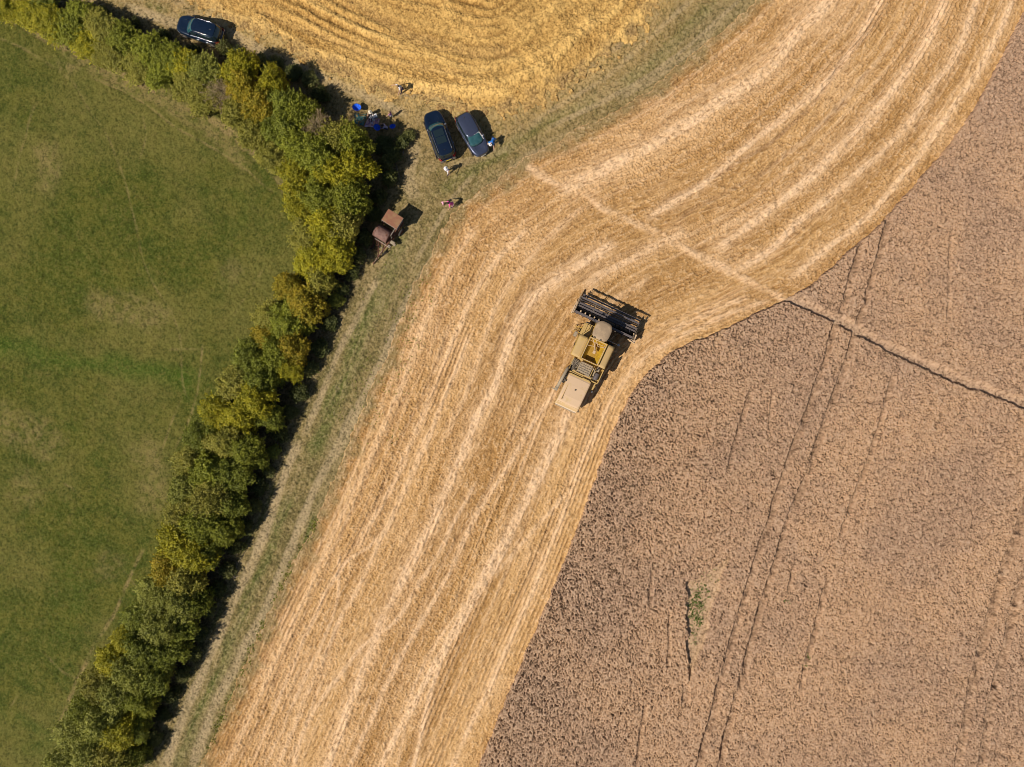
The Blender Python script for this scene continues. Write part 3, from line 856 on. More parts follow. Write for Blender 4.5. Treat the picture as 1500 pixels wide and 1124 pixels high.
def make_car(name, label, loc, rz, paint_m, L, W, Hh, hood=0.92, xb=(-2.1, 0.95), xt=(-1.75, 0.25), sunroof=False, rails=True, tail='suv', glass=M_wsh):
    root = empty(name, loc, rz)
    tag(root, label, 'car')
    hl = L / 2
    N = 44
    belt = hood
    # lower body: rings of a rounded outline, stacked
    rings = [(0.30, 0.93, 0.955), (0.36, 0.97, 0.985), (0.55, 1.0, 1.0), (0.70, 0.995, 1.0), (belt * 0.88, 0.985, 0.975), (belt * 0.96, 0.955, 0.93), (belt, 0.90, 0.86)]
    vs, fs = [], []
    for z, sx, sy in rings:
        for k in range(N):
            th = 2 * math.pi * k / N
            x, y = se(4.2, th, hl * sx, W / 2 * sy)
            xf = x / hl
            if z > 0.6 and xf > 0.2: zz = z - (z - 0.5) * 0.32 * ((xf - 0.2) / 0.8) ** 2        # bonnet falls forward
            elif z > 0.6 and xf < -0.8: zz = z - (z - 0.5) * 0.12 * ((-xf - 0.8) / 0.2)
            else: zz = z
            y *= 1 - 0.10 * max(0, xf - 0.3) ** 1.5 - 0.05 * max(0, -xf - 0.5)
            vs.append((x, y, zz))
    nr = len(rings)
    for i in range(nr - 1):
        for k in range(N):
            fs.append((i * N + k, i * N + (k + 1) % N, (i + 1) * N + (k + 1) % N, (i + 1) * N + k))
    # top deck, closed with two inner rings and a centre line following the bonnet
    base = (nr - 1) * N
    prev = base
    for sc in (0.75, 0.45, 0.15):
        st = len(vs)
        for k in range(N):
            x, y, z = vs[base + k]
            f = 0.035 * (1 - sc)
            vs.append((x * (0.35 * sc + 0.65) if abs(x) > 0 else 0, y * sc, z + f))
        for k in range(N):
            fs.append((prev + k, prev + (k + 1) % N, st + (k + 1) % N, st + k))
        prev = st
    fs.append(tuple(prev + k for k in range(N)))
    fs.append(tuple(range(N - 1, -1, -1)))
    b = MB(); b.add(vs, fs)
    body = b.build('body', paint_m, root, True)
    # greenhouse surface: level 0 at the belt, 1 at the roof edge
    def surf(th, l, off=0.0):
        x0 = xb[0] + (xt[0] - xb[0]) * l; x1 = xb[1] + (xt[1] - xb[1]) * l
        cx_, a = (x0 + x1) / 2, (x1 - x0) / 2 + off
        hw = (W / 2 * 0.90) * (1 - l) + (W / 2 * 0.70) * l + off
        x, y = se(5.0, th, a, hw)
        bow = 1.0 if x < 0 else 1.0
        x += (0.16 if x > 0 else -0.05) * (1 - (y / hw) ** 2)          # glass bows out in plan
        z = (belt - 0.03) * (1 - l) + (Hh - 0.05) * l + 0.03 * math.sin(l * math.pi)
        return (x + cx_, y, z)
    g_ = MB(); vs = []; fs = []; NL = 6
    for i in range(NL + 1):
        for k in range(N):
            vs.append(surf(2 * math.pi * (k + 0.5) / N, i / NL))
    for i in range(NL):
        for k in range(N):
            fs.append((i * N + k, i * N + (k + 1) % N, (i + 1) * N + (k + 1) % N, (i + 1) * N + k))
    fs.append(tuple(range(N - 1, -1, -1)))
    fs.append(tuple(NL * N + k for k in range(N)))
    g_.add(vs, fs)
    g_.build('pillars', paint_m, root, True)
    r_ = MB(); rows = []
    for sc in (1.0, 0.97, 0.85, 0.6, 0.3):
        row = []
        for k in range(N):
            x, y, z = surf(2 * math.pi * (k + 0.5) / N, 1.0, 0.01)
            xm = (xt[0] + xt[1]) / 2
            row.append((xm + (x - xm) * sc, y * sc, z + 0.012 + 0.05 * (1 - sc ** 3)))
        row.append(row[0]); rows.append(row)
    r_.grid(rows); r_.add(rows[-1][:-1], [tuple(range(N))])
    roof = r_.build('roof', paint_m, root, True)
    def patch(nm, t0, t1, l0, l1, m, n=10, off=0.012):
        q = MB()
        q.grid([[surf(R(t0 + (t1 - t0) * j / n), l0 + (l1 - l0) * i / 5, off) for j in range(n + 1)] for i in range(6)])
        return q.build(nm, m, root, True, solid=0.008)
    wsn = patch('windscreen', -42, 42, 0.04, 0.95, glass)
    patch('rear_window', 140, 220, 0.22, 0.93, M_glass)
    for s in (1, -1):
        for a0, a1 in ((50, 84), (87, 112), (115, 133)):
            patch('side_window', s * a0, s * a1, 0.22, 0.86, M_glass)
        t = MB()
        t.tube([surf(s * R(a), 0.12, 0.014) for a in np.linspace(52, 132, 16)], 0.011, 6)
        t.build('window_trim', M_chr, root, True)
        mr = MB()
        mx, my, mz = surf(s * R(50), 0.2, 0.0)
        mr.box(mx - 0.08, mx + 0.06, *sorted((my + s * 0.02, my + s * 0.19)), mz - 0.02, mz + 0.11, 0.035)
        mr.build('wing_mirror', M_chr if 'grey' in label else paint_m, root, True)
        for hx in (-0.1, -0.95):
            hd = MB()
            hd.box(hx - 0.1, hx + 0.1, *sorted((s * W / 2 * 0.975, s * (W / 2 + 0.02))), 0.72, 0.755, 0.01)
            hd.build('door_handle', M_chr, root)
        # lamps sit on the body corners
        for fr in (1, -1):
            q = MB(); rows = []
            for i in range(4):
                z = (0.60, 0.66, 0.72, 0.78)[i] if fr > 0 else (0.62, 0.74, 0.86, 0.96)[i] * belt
                row = []
                for j in range(7):
                    th = R((22 + 26 * j / 6) if fr > 0 else (158 - 30 * j / 6))
                    hx_ = 0.035 if (fr < 0 and tail == 'hatch') else 0.0
                    x, y = se(4.2, th, hl * 1.005 + 0.006 + hx_, W / 2 * (0.995 if z < 0.75 else 0.97) + 0.008 + hx_)
                    xf = x / hl
                    y *= 1 - 0.10 * max(0, xf - 0.3) ** 1.5 - 0.05 * max(0, -xf - 0.5)
                    k2 = 1 - 0.05 * i * (fr > 0)
                    row.append((x * k2, s * y * (1 - 0.012 * i), z - (0.06 * (xf - 0.2) if fr > 0 else 0)))
                rows.append(row)
            q.grid(rows)
            q.build('headlight' if fr > 0 else 'tail_light', M_lamp if fr > 0 else M_red, root, True, solid=0.012)
        if rails:
            t = MB()
            xr = np.linspace(xt[0] + 0.25, xt[1] - 0.2, 12)
            t.tube([(x, s * W / 2 * 0.64, Hh + 0.035 + 0.02 * math.sin(math.pi * i / 11)) for i, x in enumerate(xr)], 0.013, 6)
            for x in (xr[0], xr[-1], (xr[0] + xr[-1]) / 2):
                t.tube([(x, s * W / 2 * 0.64, Hh - 0.02), (x, s * W / 2 * 0.64, Hh + 0.045)], 0.016, 6)
            t.build('roof_rail', M_chr if rails == 'bright' else M_steel, root, True)
        for fx in (hl * 0.62, -hl * 0.60):
            wheel(root, (fx, s * (W / 2 - 0.115), 0.335), 0.335, 0.235)
            a = MB()
            for k in range(10):
                pass
            pts = [(fx + 0.40 * math.cos(t_), s * (W / 2 - 0.004), 0.335 + 0.40 * math.sin(t_)) for t_ in np.linspace(0.1, math.pi - 0.1, 12)]
            a.tube(pts, 0.035, 6)
            a.build('wheel_arch', M_blk, root, True)
    if sunroof:
        xm = (xt[0] + xt[1]) / 2
        for x0, x1 in ((xt[1] - 0.75, xt[1] - 0.13), (xt[1] - 1.42, xt[1] - 0.80)):
            q = MB(); q.box(x0, x1, -W / 2 * 0.47, W / 2 * 0.47, Hh + 0.002, Hh + 0.028, 0.01)
            q.build('sunroof', M_glass, root)
    # bonnet creases, grille, bumper strip, plates, wipers, fin
    for s in (1, -1):
        q = MB()
        q.tube([(xb[1] + 0.22 + 0.25 * k, s * (0.46 - 0.03 * k), belt + 0.012 - 0.035 * k - 0.012 * k * k) for k in range(4)], [0.010, 0.016, 0.014, 0.006], 6)
        q.build('bonnet_crease', paint_m, root, True)
    q = MB(); q.box(hl - 0.03, hl + 0.015, -0.42, 0.42, 0.45, 0.63, 0.02); q.build('grille', M_blk, root)
    q = MB(); q.box(hl + 0.012, hl + 0.03, -0.26, 0.26, 0.36, 0.46, 0.0); q.build('front_number_plate', M_white, root)
    q = MB(); q.box(-hl - 0.025, -hl + 0.01, -0.26, 0.26, 0.60, 0.71, 0.0); q.build('rear_number_plate', M_plate, root)
    q = MB(); q.box(-hl - 0.03, -hl + 0.10, -W / 2 * 0.78, W / 2 * 0.78, 0.48, 0.56, 0.03); q.build('rear_bumper', M_blk if tail == 'suv' else paint_m, root)
    if tail == 'suv':
        q = MB(); q.box(-hl - 0.012, -hl + 0.03, -W / 2 * 0.72, W / 2 * 0.72, 0.80 * belt, 0.86 * belt, 0.01); q.build('tailgate_trim', M_chr, root)
    for s in (0.1, -0.42):
        q = MB()
        p0 = surf(R(-30 if s < 0 else -4), 0.02, 0.03); p1 = surf(R(-2 if s < 0 else 30), 0.2, 0.03)
        q.tube([p0, p1], 0.009, 5)
        q.build('wiper', M_blk, root)
    q = MB(); q.tube([(xt[0] + 0.35, 0, Hh), (xt[0] + 0.22, 0, Hh + 0.10)], [0.03, 0.008], 6); q.build('roof_aerial', M_blk if 'grey' in label else M_steel, root, True)
    return root


make_car('parked_suv', 'dark navy estate car with two-pane glass sunroof, left of the grey-blue car', G(645.5, 204.5), R(110), M_navy, 4.66, 1.92, 1.68, 1.02, (-2.22, 1.0), (-2.0, 0.35), True, True, 'suv')
hb = make_car('parked_hatchback', 'grey-blue hatchback with red tail lights and pale windscreen shade, right of the navy car', G(692.5, 202), R(-61), M_gblu, 4.15, 1.76, 1.47, 0.93, (-1.98, 1.05), (-1.65, 0.2), False, False, 'hatch')
q = MB(); q.box(0.22, 0.28, -0.02, 0.60, 1.375, 1.395, 0.0); q.box(0.28, 0.86, 0.555, 0.60, 1.06, 1.085, 0.0, M=None)
q = MB(); q.tube([(0.36, 0.02, 1.395), (0.345, 0.56, 1.375)], 0.022, 6); q.tube([(0.345, 0.56, 1.375), (0.98, 0.66, 1.04)], 0.022, 6)
q.build('windscreen_trim', M_white, hb)
make_car('parked_suv', 'dark blue car parked alone beside the hedge in the top left corner', G(300, 51.5), R(162), M_navy2, 4.3, 1.85, 1.60, 0.98, (-2.05, 0.92), (-1.65, 0.22), False, 'bright', 'suv')

# ------------------------------------------------------------------ combine harvester (X forward, Y left)
hang = R(65)
hl_ = Vector((-math.sin(hang), math.cos(hang)))
ho = P(858, 512)
hv = empty('combine_harvester', (ho.x - 0.4 * hl_.x, ho.y - 0.4 * hl_.y, 0.08), hang)
tag(hv, 'dusty yellow combine harvester with open grain tank and wide dark cutting header', 'combine harvester')


def part(name, m, fn, parent=None, smooth=False, solid=0):
    q = MB(); fn(q)
    return q.build(name, m, parent or hv, smooth, solid)


body = part('body', M_yel, lambda q: (q.box(-4.2, 0.8, -0.95, 0.95, 0.95, 2.55, 0.05), q.box(-2.9, -1.2, -1.50, -0.955, 1.5, 1.62, 0.01),
     q.box(-2.55, -1.2, -1.60, 1.28, 2.30, 2.42, 0.02), q.box(-1.15, 0.7, 0.96, 1.45, 1.6, 2.9, 0.03), q.box(-1.12, 0.8, -1.50, -0.96, 1.6, 2.9, 0.03),
     q.box(-4.9, -3.1, -0.9, 0.9, 1.0, 2.35, 0.05, top=(0.1, 0, 0.0, 0.0))))
# side covers with rounded shoulders
def cover(q, x0, x1, yi, yo, z, drop, n=7):
    rows = []
    for i in range(9):
        x = x0 + (x1 - x0) * i / 8
        rows.append([(x, yi + (yo - yi) * t ** 0.8, z - 0.5 * drop * t ** 5) for t in np.linspace(0, 1, n)])
    q.grid(rows)
M_cov = mat('dusty_cover', (0.48, 0.31, 0.07), 0.7, col2=(0.42, 0.27, 0.07), dust=(0.47, 0.315, 0.150), dustf=0.8, scale=2.0)
lp = part('side_cover', M_cov, lambda q: (cover(q, -1.22, 0.72, 0.74, 1.68, 3.22, 0.35),), None, True, 0.03)
rp = part('side_cover', M_cov, lambda q: (cover(q, -1.18, 0.92, -0.84, -1.58, 3.22, 0.30),), None, True, 0.03)
for yy in (0.98, -1.12, -1.30):
    part('rib', M_yel, lambda q: q.box(-1.1, 0.7, yy - 0.02, yy + 0.02, 3.17, 3.235, 0.01), lp if yy > 0 else rp)
# grain tank: open box
tk = part('grain_tank', M_ydust, lambda q: (
    q.box(-1.17, 0.84, 0.70, 0.755, 2.4, 3.50, 0.012), q.box(-1.17, 0.84, -0.835, -0.78, 2.4, 3.50, 0.012),
    q.box(0.785, 0.84, -0.78, 0.70, 2.4, 3.50, 0.012), q.box(-1.17, -1.115, -0.78, 0.70, 2.4, 3.42, 0.012)))
part('tank_lining', M_ydark, lambda q: (
    q.add([(-1.11, 0.695, 3.38), (0.78, 0.695, 3.38), (0.55, 0.15, 2.55), (-0.9, 0.15, 2.55)], [(0, 1, 2, 3)]),
    q.add([(-1.11, -0.775, 3.38), (0.78, -0.775, 3.38), (0.55, -0.25, 2.55), (-0.9, -0.25, 2.55)], [(3, 2, 1, 0)]),
    q.add([(0.78, 0.695, 3.38), (0.78, -0.775, 3.38), (0.55, -0.25, 2.55), (0.55, 0.15, 2.55)], [(0, 1, 2, 3)]),
    q.add([(-1.11, 0.695, 3.38), (-1.11, -0.775, 3.38), (-0.9, -0.25, 2.55), (-0.9, 0.15, 2.55)], [(3, 2, 1, 0)]),
    q.add([(-0.9, 0.15, 2.552), (0.55, 0.15, 2.552), (0.55, -0.25, 2.552), (-0.9, -0.25, 2.552)], [(0, 1, 2, 3)])), tk)
part('grain_heap', mat('wheat_grain', (0.40, 0.23, 0.03), 0.9, col2=(0.30, 0.17, 0.025), scale=20), lambda q: q.grid(
    [[(x, y, 2.72 + 0.12 * math.exp(-((x + 0.4) ** 2 + y * y) * 2)) for y in np.linspace(-0.45, 0.36, 7)] for x in np.linspace(-1.0, 0.62, 10)]), tk, True)
part('tank_filling_auger', M_ydust, lambda q: (q.tube([(0.62, 0.1, 2.7), (-0.15, -0.12, 3.35)], 0.085, 10), q.box(-0.36, -0.1, -0.22, 0.02, 3.3, 3.4, 0.02)), tk, False)
part('tank_brace', M_ydust, lambda q: (q.tube([(0.8, 0.5, 3.42), (0.25, 0.05, 3.38), (-0.05, -0.12, 3.38)], 0.032, 6), q.tube([(0.5, -0.75, 3.40), (0.35, -0.2, 3.40), (0.78, 0.15, 3.42)], 0.032, 6),
     q.tube([(0.25, 0.05, 3.38), (0.10, 0.68, 3.42)], 0.028, 6), q.tube([(0.62, -0.76, 3.40), (0.55, 0.0, 3.39), (0.6, 0.68, 3.40)], 0.02, 6)), tk)
part('tank_rim', M_ydark, lambda q: (q.box(-1.20, 0.87, 0.755, 0.80, 3.30, 3.515, 0.01), q.box(-1.20, 0.87, -0.88, -0.835, 3.30, 3.515, 0.01), q.box(0.845, 0.885, -0.83, 0.75, 3.30, 3.515, 0.01), q.box(-1.215, -1.175, -0.83, 0.75, 3.25, 3.43, 0.01)), tk)
# cab
def cabroof(q):
    rings = []
    for sc, z in ((0.97, 3.46), (1.0, 3.50), (1.0, 3.56), (0.95, 3.63), (0.7, 3.68), (0.35, 3.70)):
        row = []
        for k in range(37):
            t = 2 * math.pi * k / 36
            x, y = se(3.6, t, 0.83 * sc, 0.76 * sc)
            if x > 0: y *= 1 - 0.16 * (x / 0.83) ** 2
            row.append((1.72 + x, 0.02 + y, z))
        rings.append(row)
    q.grid(rings)
    q.add(rings[-1][:-1], [tuple(range(36))]); q.add(rings[0][:-1], [tuple(range(36))])
cab = part('cab', M_yel, lambda q: (q.box(1.0, 2.15, -0.66, 0.70, 1.5, 2.2, 0.05), *[q.box(x - 0.035, x + 0.035, y - 0.035, y + 0.035, 2.15, 3.48, 0.01) for x in (1.08, 2.2) for y in (-0.62, 0.66)]))
part('cab_window', M_glass, lambda q: (q.box(1.12, 2.16, 0.655, 0.675, 2.2, 3.44, 0.0), q.box(1.12, 2.16, -0.635, -0.615, 2.2, 3.44, 0.0), q.box(2.19, 2.21, -0.58, 0.62, 2.2, 3.44, 0.0), q.box(1.07, 1.09, -0.58, 0.62, 2.2, 3.44, 0.0)), cab)
rf = part('cab_roof', mat('dusty_cab_roof', (0.30, 0.21, 0.13), 0.85, col2=(0.38, 0.265, 0.16), scale=2.5), cabroof, cab, True)
for y in (0.42, -0.15):
    part('work_light', M_blk, lambda q: (q.box(0.86, 1.02, y - 0.09, y + 0.09, 3.52, 3.66, 0.02), q.tube([(0.94, y, 3.52), (0.94, y, 3.40)], 0.02, 6)), cab)
part('mirror', M_blk, lambda q: (q.tube([(2.1, 0.68, 3.2), (2.25, 1.1, 3.15)], 0.018, 6), q.box(2.22, 2.27, 1.0, 1.22, 2.75, 3.2, 0.02)), cab)
part('mirror', M_blk, lambda q: (q.tube([(2.1, -0.64, 3.2), (2.2, -0.95, 3.15)], 0.018, 6), q.box(2.17, 2.22, -1.08, -0.88, 2.75, 3.2, 0.02)), cab)
part('exhaust_bracket', M_steel, lambda q: (q.tube([(1.35, -0.86, 2.1), (1.37, -1.85, 2.05)], 0.035, 6), q.box(1.28, 1.46, -2.02, -1.80, 1.95, 2.1, 0.02)))
# platform, ladder and rails on the left
part('platform', M_yel, lambda q: (q.box(0.75, 1.95, 0.71, 1.60, 1.45, 1.52, 0.01)))
part('ladder', M_yel, lambda q: [q.tube([(x, 1.55, 1.5), (x, 2.25, 0.35)], 0.03, 6) for x in (1.0, 1.5)] + [q.tube([(1.0, 1.6 + 0.14 * k, 1.4 - 0.23 * k), (1.5, 1.6 + 0.14 * k, 1.4 - 0.23 * k)], 0.025, 6) for k in range(5)])
part('handrail', M_yel, lambda q: (q.tube([(0.8, 1.5, 1.5), (0.8, 1.5, 2.5), (1.9, 1.5, 2.5), (1.9, 1.5, 1.5)], 0.025, 6), q.tube([(1.9, 0.75, 2.5), (1.9, 1.5, 2.5)], 0.025, 6), q.tube([(0.8, 1.5, 2.0), (1.9, 1.5, 2.0)], 0.02, 6)))
part('battery_box', M_grey, lambda q: q.box(0.55, 1.0, 1.75, 2.05, 0.7, 1.2, 0.04))
part('tool_box', M_grey, lambda q: q.box(1.6, 2.2, 1.0, 1.5, 0.9, 1.2, 0.05))
# engine deck
M_eng = mat('dusty_engine', (0.36, 0.27, 0.17), 0.8, col2=(0.20, 0.16, 0.12), scale=8)
en = part('engine', M_eng, lambda q: (q.box(-2.25, -1.42, -0.62, 0.55, 2.42, 2.98, 0.04), *[q.box(-2.2 + 0.19 * k, -2.12 + 0.19 * k, -0.58, 0.50, 2.98, 3.02, 0.01) for k in range(5)],
     q.box(-2.35, -2.25, -0.9, 0.6, 2.42, 2.7, 0.02), q.tube([(-1.5, -0.65, 2.9), (-1.65, -0.9, 2.95), (-2.1, -0.95, 2.8)], 0.06, 8)))
part('radiator', M_blk, lambda q: (q.lathe([(0.33, 0.0), (0.36, 0.03), (0.36, 0.10), (0.30, 0.12)], (-1.75, 0.90, 2.55), 'Z', 24), q.box(-2.3, -1.3, 0.60, 1.26, 2.42, 2.56, 0.02)), en)
part('radiator_ring', M_grey, lambda q: [q.tube([(-1.75 + r * math.cos(t), 0.90 + r * math.sin(t), 2.69) for t in np.linspace(0, 2 * math.pi, 25)], 0.022, 6) for r in (0.14, 0.26, 0.36)] + [q.tube([(-1.75, 0.9, 2.7), (-1.75 + 0.36 * math.cos(t), 0.9 + 0.36 * math.sin(t), 2.7)], 0.015, 5) for t in (0.3, 2.4, 4.4)], en)
part('air_filter', M_grey, lambda q: q.lathe([(0.05, 0), (0.16, 0.02), (0.16, 0.42), (0.05, 0.45)], (-1.62, -1.12, 2.75), 'X', 16), en, True)
part('exhaust', M_blk, lambda q: (q.tube([(-1.5, -1.0, 2.5), (-1.5, -1.0, 3.3), (-1.6, -1.0, 3.45)], 0.055, 10)), en, True)
part('fuel_tank', M_nav, lambda q: q.lathe([(0.03, 0), (0.22, 0.02), (0.23, 0.1), (0.23, 0.55), (0.22, 0.63), (0.03, 0.65)], (-2.35, -1.22, 2.62), 'X', 20), en, True)
part('engine_hoses', M_blk, lambda q: [q.tube([(-2.3 + 0.1 * k, 0.6, 2.6), (-2.2 + 0.1 * k, 0.85, 2.75), (-2.45, 0.95 + 0.07 * k, 2.5)], 0.03, 6) for k in range(4)], en, True)
part('deck_frame', M_yel, lambda q: (q.box(-2.6, -2.50, -1.6, 1.28, 2.42, 2.62, 0.015), q.box(-2.5, -1.2, -1.62, -1.54, 2.42, 2.72, 0.015), q.box(-2.5, -1.2, 1.22, 1.28, 2.42, 2.60, 0.015),
     q.box(-2.47, -2.36, -0.2, 0.55, 2.72, 2.80, 0.01), q.box(-2.44, -1.3, -0.74, -0.68, 2.70, 2.85, 0.01), q.box(-2.75, -2.6, -0.9, -0.2, 2.60, 2.75, 0.02), q.tube([(-1.3, 1.25, 2.6), (-1.3, 1.25, 3.1), (-2.4, 1.25, 3.1), (-2.4, 1.25, 2.6)], 0.02, 6)), en)
# rear hood: straw walker housing that slopes down at the back
def hood(q):
    prof = [(-2.70, 2.66), (-2.9, 2.72), (-3.6, 2.70), (-4.6, 2.62), (-5.15, 2.50), (-5.36, 2.35), (-5.55, 1.95), (-5.62, 1.5)]
    rows = []
    for x, z in prof:
        rows.append([(x, -1.06, z - 0.9), (x, -1.06, z - 0.10), (x, -1.02, z - 0.03), (x, -0.95, z), (x, -0.3, z + 0.02), (x, 0.3, z + 0.02), (x, 0.90, z), (x, 0.97, z - 0.03), (x, 1.01, z - 0.10), (x, 1.01, z - 0.9)])
    q.grid(rows)
hd = part('rear_hood', M_ydust, hood, None, False, 0.03)
part('hood_seam', M_yel, lambda q: (q.box(-5.1, -2.9, 0.70, 0.735, 2.60, 2.735, 0.008), q.box(-5.33, -5.27, -0.98, 0.93, 2.30, 2.44, 0.01), q.box(-2.78, -2.66, -1.0, 0.95, 2.62, 2.74, 0.01)), hd)
part('hood_handle', M_blk, lambda q: (q.box(-3.92, -3.80, -0.13, 0.0, 2.715, 2.80, 0.01)), hd)
part('hood_panel_seam', M_blk, lambda q: q.tube([(-2.95, 0.40, 2.742), (-3.6, 0.40, 2.722), (-4.6, 0.40, 2.642), (-5.15, 0.40, 2.522)], 0.010, 4), hd)
part('rear_lip', mat('pale_rear_panel', (0.66, 0.52, 0.38), 0.7, col2=(0.56, 0.43, 0.30)), lambda q: q.add([(-5.38, -1.02, 2.365), (-5.38, 0.97, 2.365), (-5.66, 0.97, 1.75), (-5.66, -1.02, 1.75), (-5.36, -1.02, 2.30), (-5.36, 0.97, 2.30), (-5.60, 0.97, 1.72), (-5.60, -1.02, 1.72)], [(0, 1, 2, 3), (7, 6, 5, 4), (0, 4, 5, 1), (1, 5, 6, 2), (2, 6, 7, 3), (3, 7, 4, 0)]), hd)
part('hood_stain', M_eng, lambda q: q.lathe([(0.20, 0.0), (0.16, 0.012), (0.05, 0.014)], (-3.4, 0.12, 2.722), 'Z', 14), hd)
part('straw_chopper', M_grey, lambda q: (q.box(-5.75, -5.35, -0.98, 0.93, 1.1, 1.5, 0.04)), hd)
part('unloading_auger', M_grey, lambda q: (q.tube([(-2.2, 1.25, 2.75), (-2.5, 1.38, 2.98), (-4.3, 1.50, 3.02)], 0.135, 14), q.box(-4.62, -4.25, 1.38, 1.66, 2.75, 3.12, 0.03), q.box(-4.58, -4.5, 1.6, 1.9, 2.9, 2.96, 0.01)), None, True)
part('auger_bracket', M_blk, lambda q: (q.box(-3.55, -3.4, 1.0, 1.45, 2.6, 2.85, 0.02)))
part('rear_guard', M_yel, lambda q: (q.box(-3.2, -2.6, -1.55, -1.08, 1.9, 1.98, 0.01), q.tube([(-2.6, -1.5, 1.9), (-2.9, -1.5, 1.0), (-3.4, -1.4, 0.9)], 0.05, 6), q.box(-2.95, -2.75, -1.62, -1.1, 1.2, 1.9, 0.02), q.box(-3.5, -3.2, -1.5, -1.2, 1.4, 1.5, 0.02)))
part('warning_lamp', M_white, lambda q: q.box(-3.42, -3.30, -1.62, -1.5, 1.45, 1.6, 0.02))
part('warning_lamp', M_blk, lambda q: q.box(-5.55, -5.35, -1.22, -1.08, 1.7, 1.95, 0.02))
# belts and pulleys on the flank
for pr, pc in ((0.35, (-0.3, 1.46, 1.7)), (0.5, (-1.6, 0.96, 1.7)), (0.28, (-2.8, 0.96, 1.9))):
    part('pulley', M_blk, lambda q: q.lathe([(0.1, 0), (pr, 0.01), (pr, 0.08), (0.1, 0.09)], pc, 'Y', 20))
for s in (1, -1):
    wheel(hv, (0.55, s * 1.32, 0.80), 0.80, 0.58, M_yel, 'front_wheel', True)
    wheel(hv, (-3.15, s * 1.12, 0.48), 0.48, 0.34, M_yel, 'rear_wheel', True)
part('rear_axle', M_yel, lambda q: q.box(-3.22, -3.08, -1.0, 1.0, 0.40, 0.62, 0.02))
part('front_axle', M_yel, lambda q: q.box(0.4, 0.7, -1.05, 1.05, 0.6, 1.0, 0.03))
part('feeder_house', M_yel, lambda q: q.box(0.8, 2.55, -0.62, 0.66, 0.0, 0.62, 0.04, M=Matrix.Translation((0.2, 0, 1.35)) @ Matrix.Rotation(R(20), 4, 'Y') @ Matrix.Translation((-0.2, 0, 0))))
# header
hz = 0.42
hdr = part('header', M_nav, lambda q: (
    q.box(2.56, 2.64, -2.88, 2.86, hz, hz + 0.85, 0.015), q.box(2.50, 2.70, -2.88, 2.86, hz + 0.80, hz + 0.95, 0.03),
    q.add([(2.64, -2.86, hz + 0.02), (2.64, 2.84, hz + 0.02), (3.55, 2.84, hz - 0.06), (3.55, -2.86, hz - 0.06), (2.64, -2.86, hz - 0.03), (2.64, 2.84, hz - 0.03), (3.55, 2.84, hz - 0.10), (3.55, -2.86, hz - 0.10)], [(0, 1, 2, 3), (7, 6, 5, 4), (3, 2, 6, 7)]),
    *[q.box(2.44, 2.56, y - 0.03, y + 0.03, hz, hz + 0.8, 0.01) for y in np.linspace(-2.6, 2.6, 9)]))
for yy in (2.35, 1.9, 1.45, 1.0, 0.55):
    part('bracket', M_ydust, lambda q: q.box(2.70, 2.86, yy - 0.06, yy + 0.06, hz + 0.72, hz + 0.97, 0.015), hdr)
part('table_auger', M_blk, lambda q: q.lathe([(0.05, -2.8), (0.17, -2.79), (0.17, 2.79), (0.05, 2.8)], (2.95, -0.01, hz + 0.34), 'Y', 16), hdr, True)
def flight(q):
    for s in (1, -1):
        n = 150; vs = []
        for k in range(n + 1):
            y = s * (2.75 - 2.0 * k / n); a = s * 2 * math.pi * 4.5 * k / n
            for r in (0.16, 0.29):
                vs.append((2.95 + r * math.cos(a), y, hz + 0.34 + r * math.sin(a)))
        q.add(vs, [(2 * k, 2 * k + 1, 2 * k + 3, 2 * k + 2) for k in range(n)])
part('auger_flight', M_nav, flight, hdr, False, 0.01)
part('knife', M_steel, lambda q: [q.add([(3.55, y - 0.035, hz - 0.07), (3.55, y + 0.035, hz - 0.07), (3.68, y, hz - 0.07), (3.6, y, hz - 0.04)], [(0, 2, 3), (1, 3, 2), (0, 3, 1), (0, 1, 2)]) for y in np.arange(-2.8, 2.8, 0.0762)], hdr)
def divider(q, s):
    y = s * 2.93
    q.add([(2.38, y - .03, hz - 0.1), (2.38, y - .03, hz + 0.95), (3.4, y - .03, hz + 0.85), (4.68, y - .01, hz + 0.12), (4.72, y - 0.01, hz + 0.02), (3.5, y - .03, hz - 0.12),
           (2.38, y + .03, hz - 0.1), (2.38, y + .03, hz + 0.95), (3.4, y + .03, hz + 0.85), (4.68, y + .01, hz + 0.12), (4.72, y + 0.01, hz + 0.02), (3.5, y + .03, hz - 0.12)],
          [(0, 1, 2, 3, 4, 5), (11, 10, 9, 8, 7, 6), (0, 6, 7, 1), (1, 7, 8, 2), (2, 8, 9, 3), (3, 9, 10, 4), (4, 10, 11, 5), (5, 11, 6, 0)])
    q.tube([(2.4, y + s * 0.08, hz + 0.9), (3.3, y + s * 0.06, hz + 0.82), (4.55, y, hz + 0.15)], 0.035, 6)
for s in (1, -1):
    part('crop_divider', M_ydust if s > 0 else M_blk, lambda q: divider(q, s), hdr)
part('end_shield', M_ydust, lambda q: (q.box(2.3, 3.05, 2.98, 3.12, hz + 0.2, hz + 0.93, 0.03), q.box(3.05, 3.9, 2.98, 3.07, hz + 0.1, hz + 0.8, 0.02, top=(0, 0.4, 0, 0))), hdr)
part('end_shield', M_ydust, lambda q: (q.box(2.25, 3.0, -3.13, -2.98, hz + 0.2, hz + 0.9, 0.03), q.tube([(2.3, -2.5, hz + 0.95), (2.2, -3.2, hz + 0.9)], 0.05, 6), q.tube([(2.35, -3.15, hz + 0.9), (3.0, -2.75, hz + 0.95)], 0.03, 6), q.box(2.18, 2.42, -3.25, -2.65, hz + 0.8, hz + 0.87, 0.01)), hdr)
rx, rzz, rr_ = 3.72, hz + 0.95, 0.52
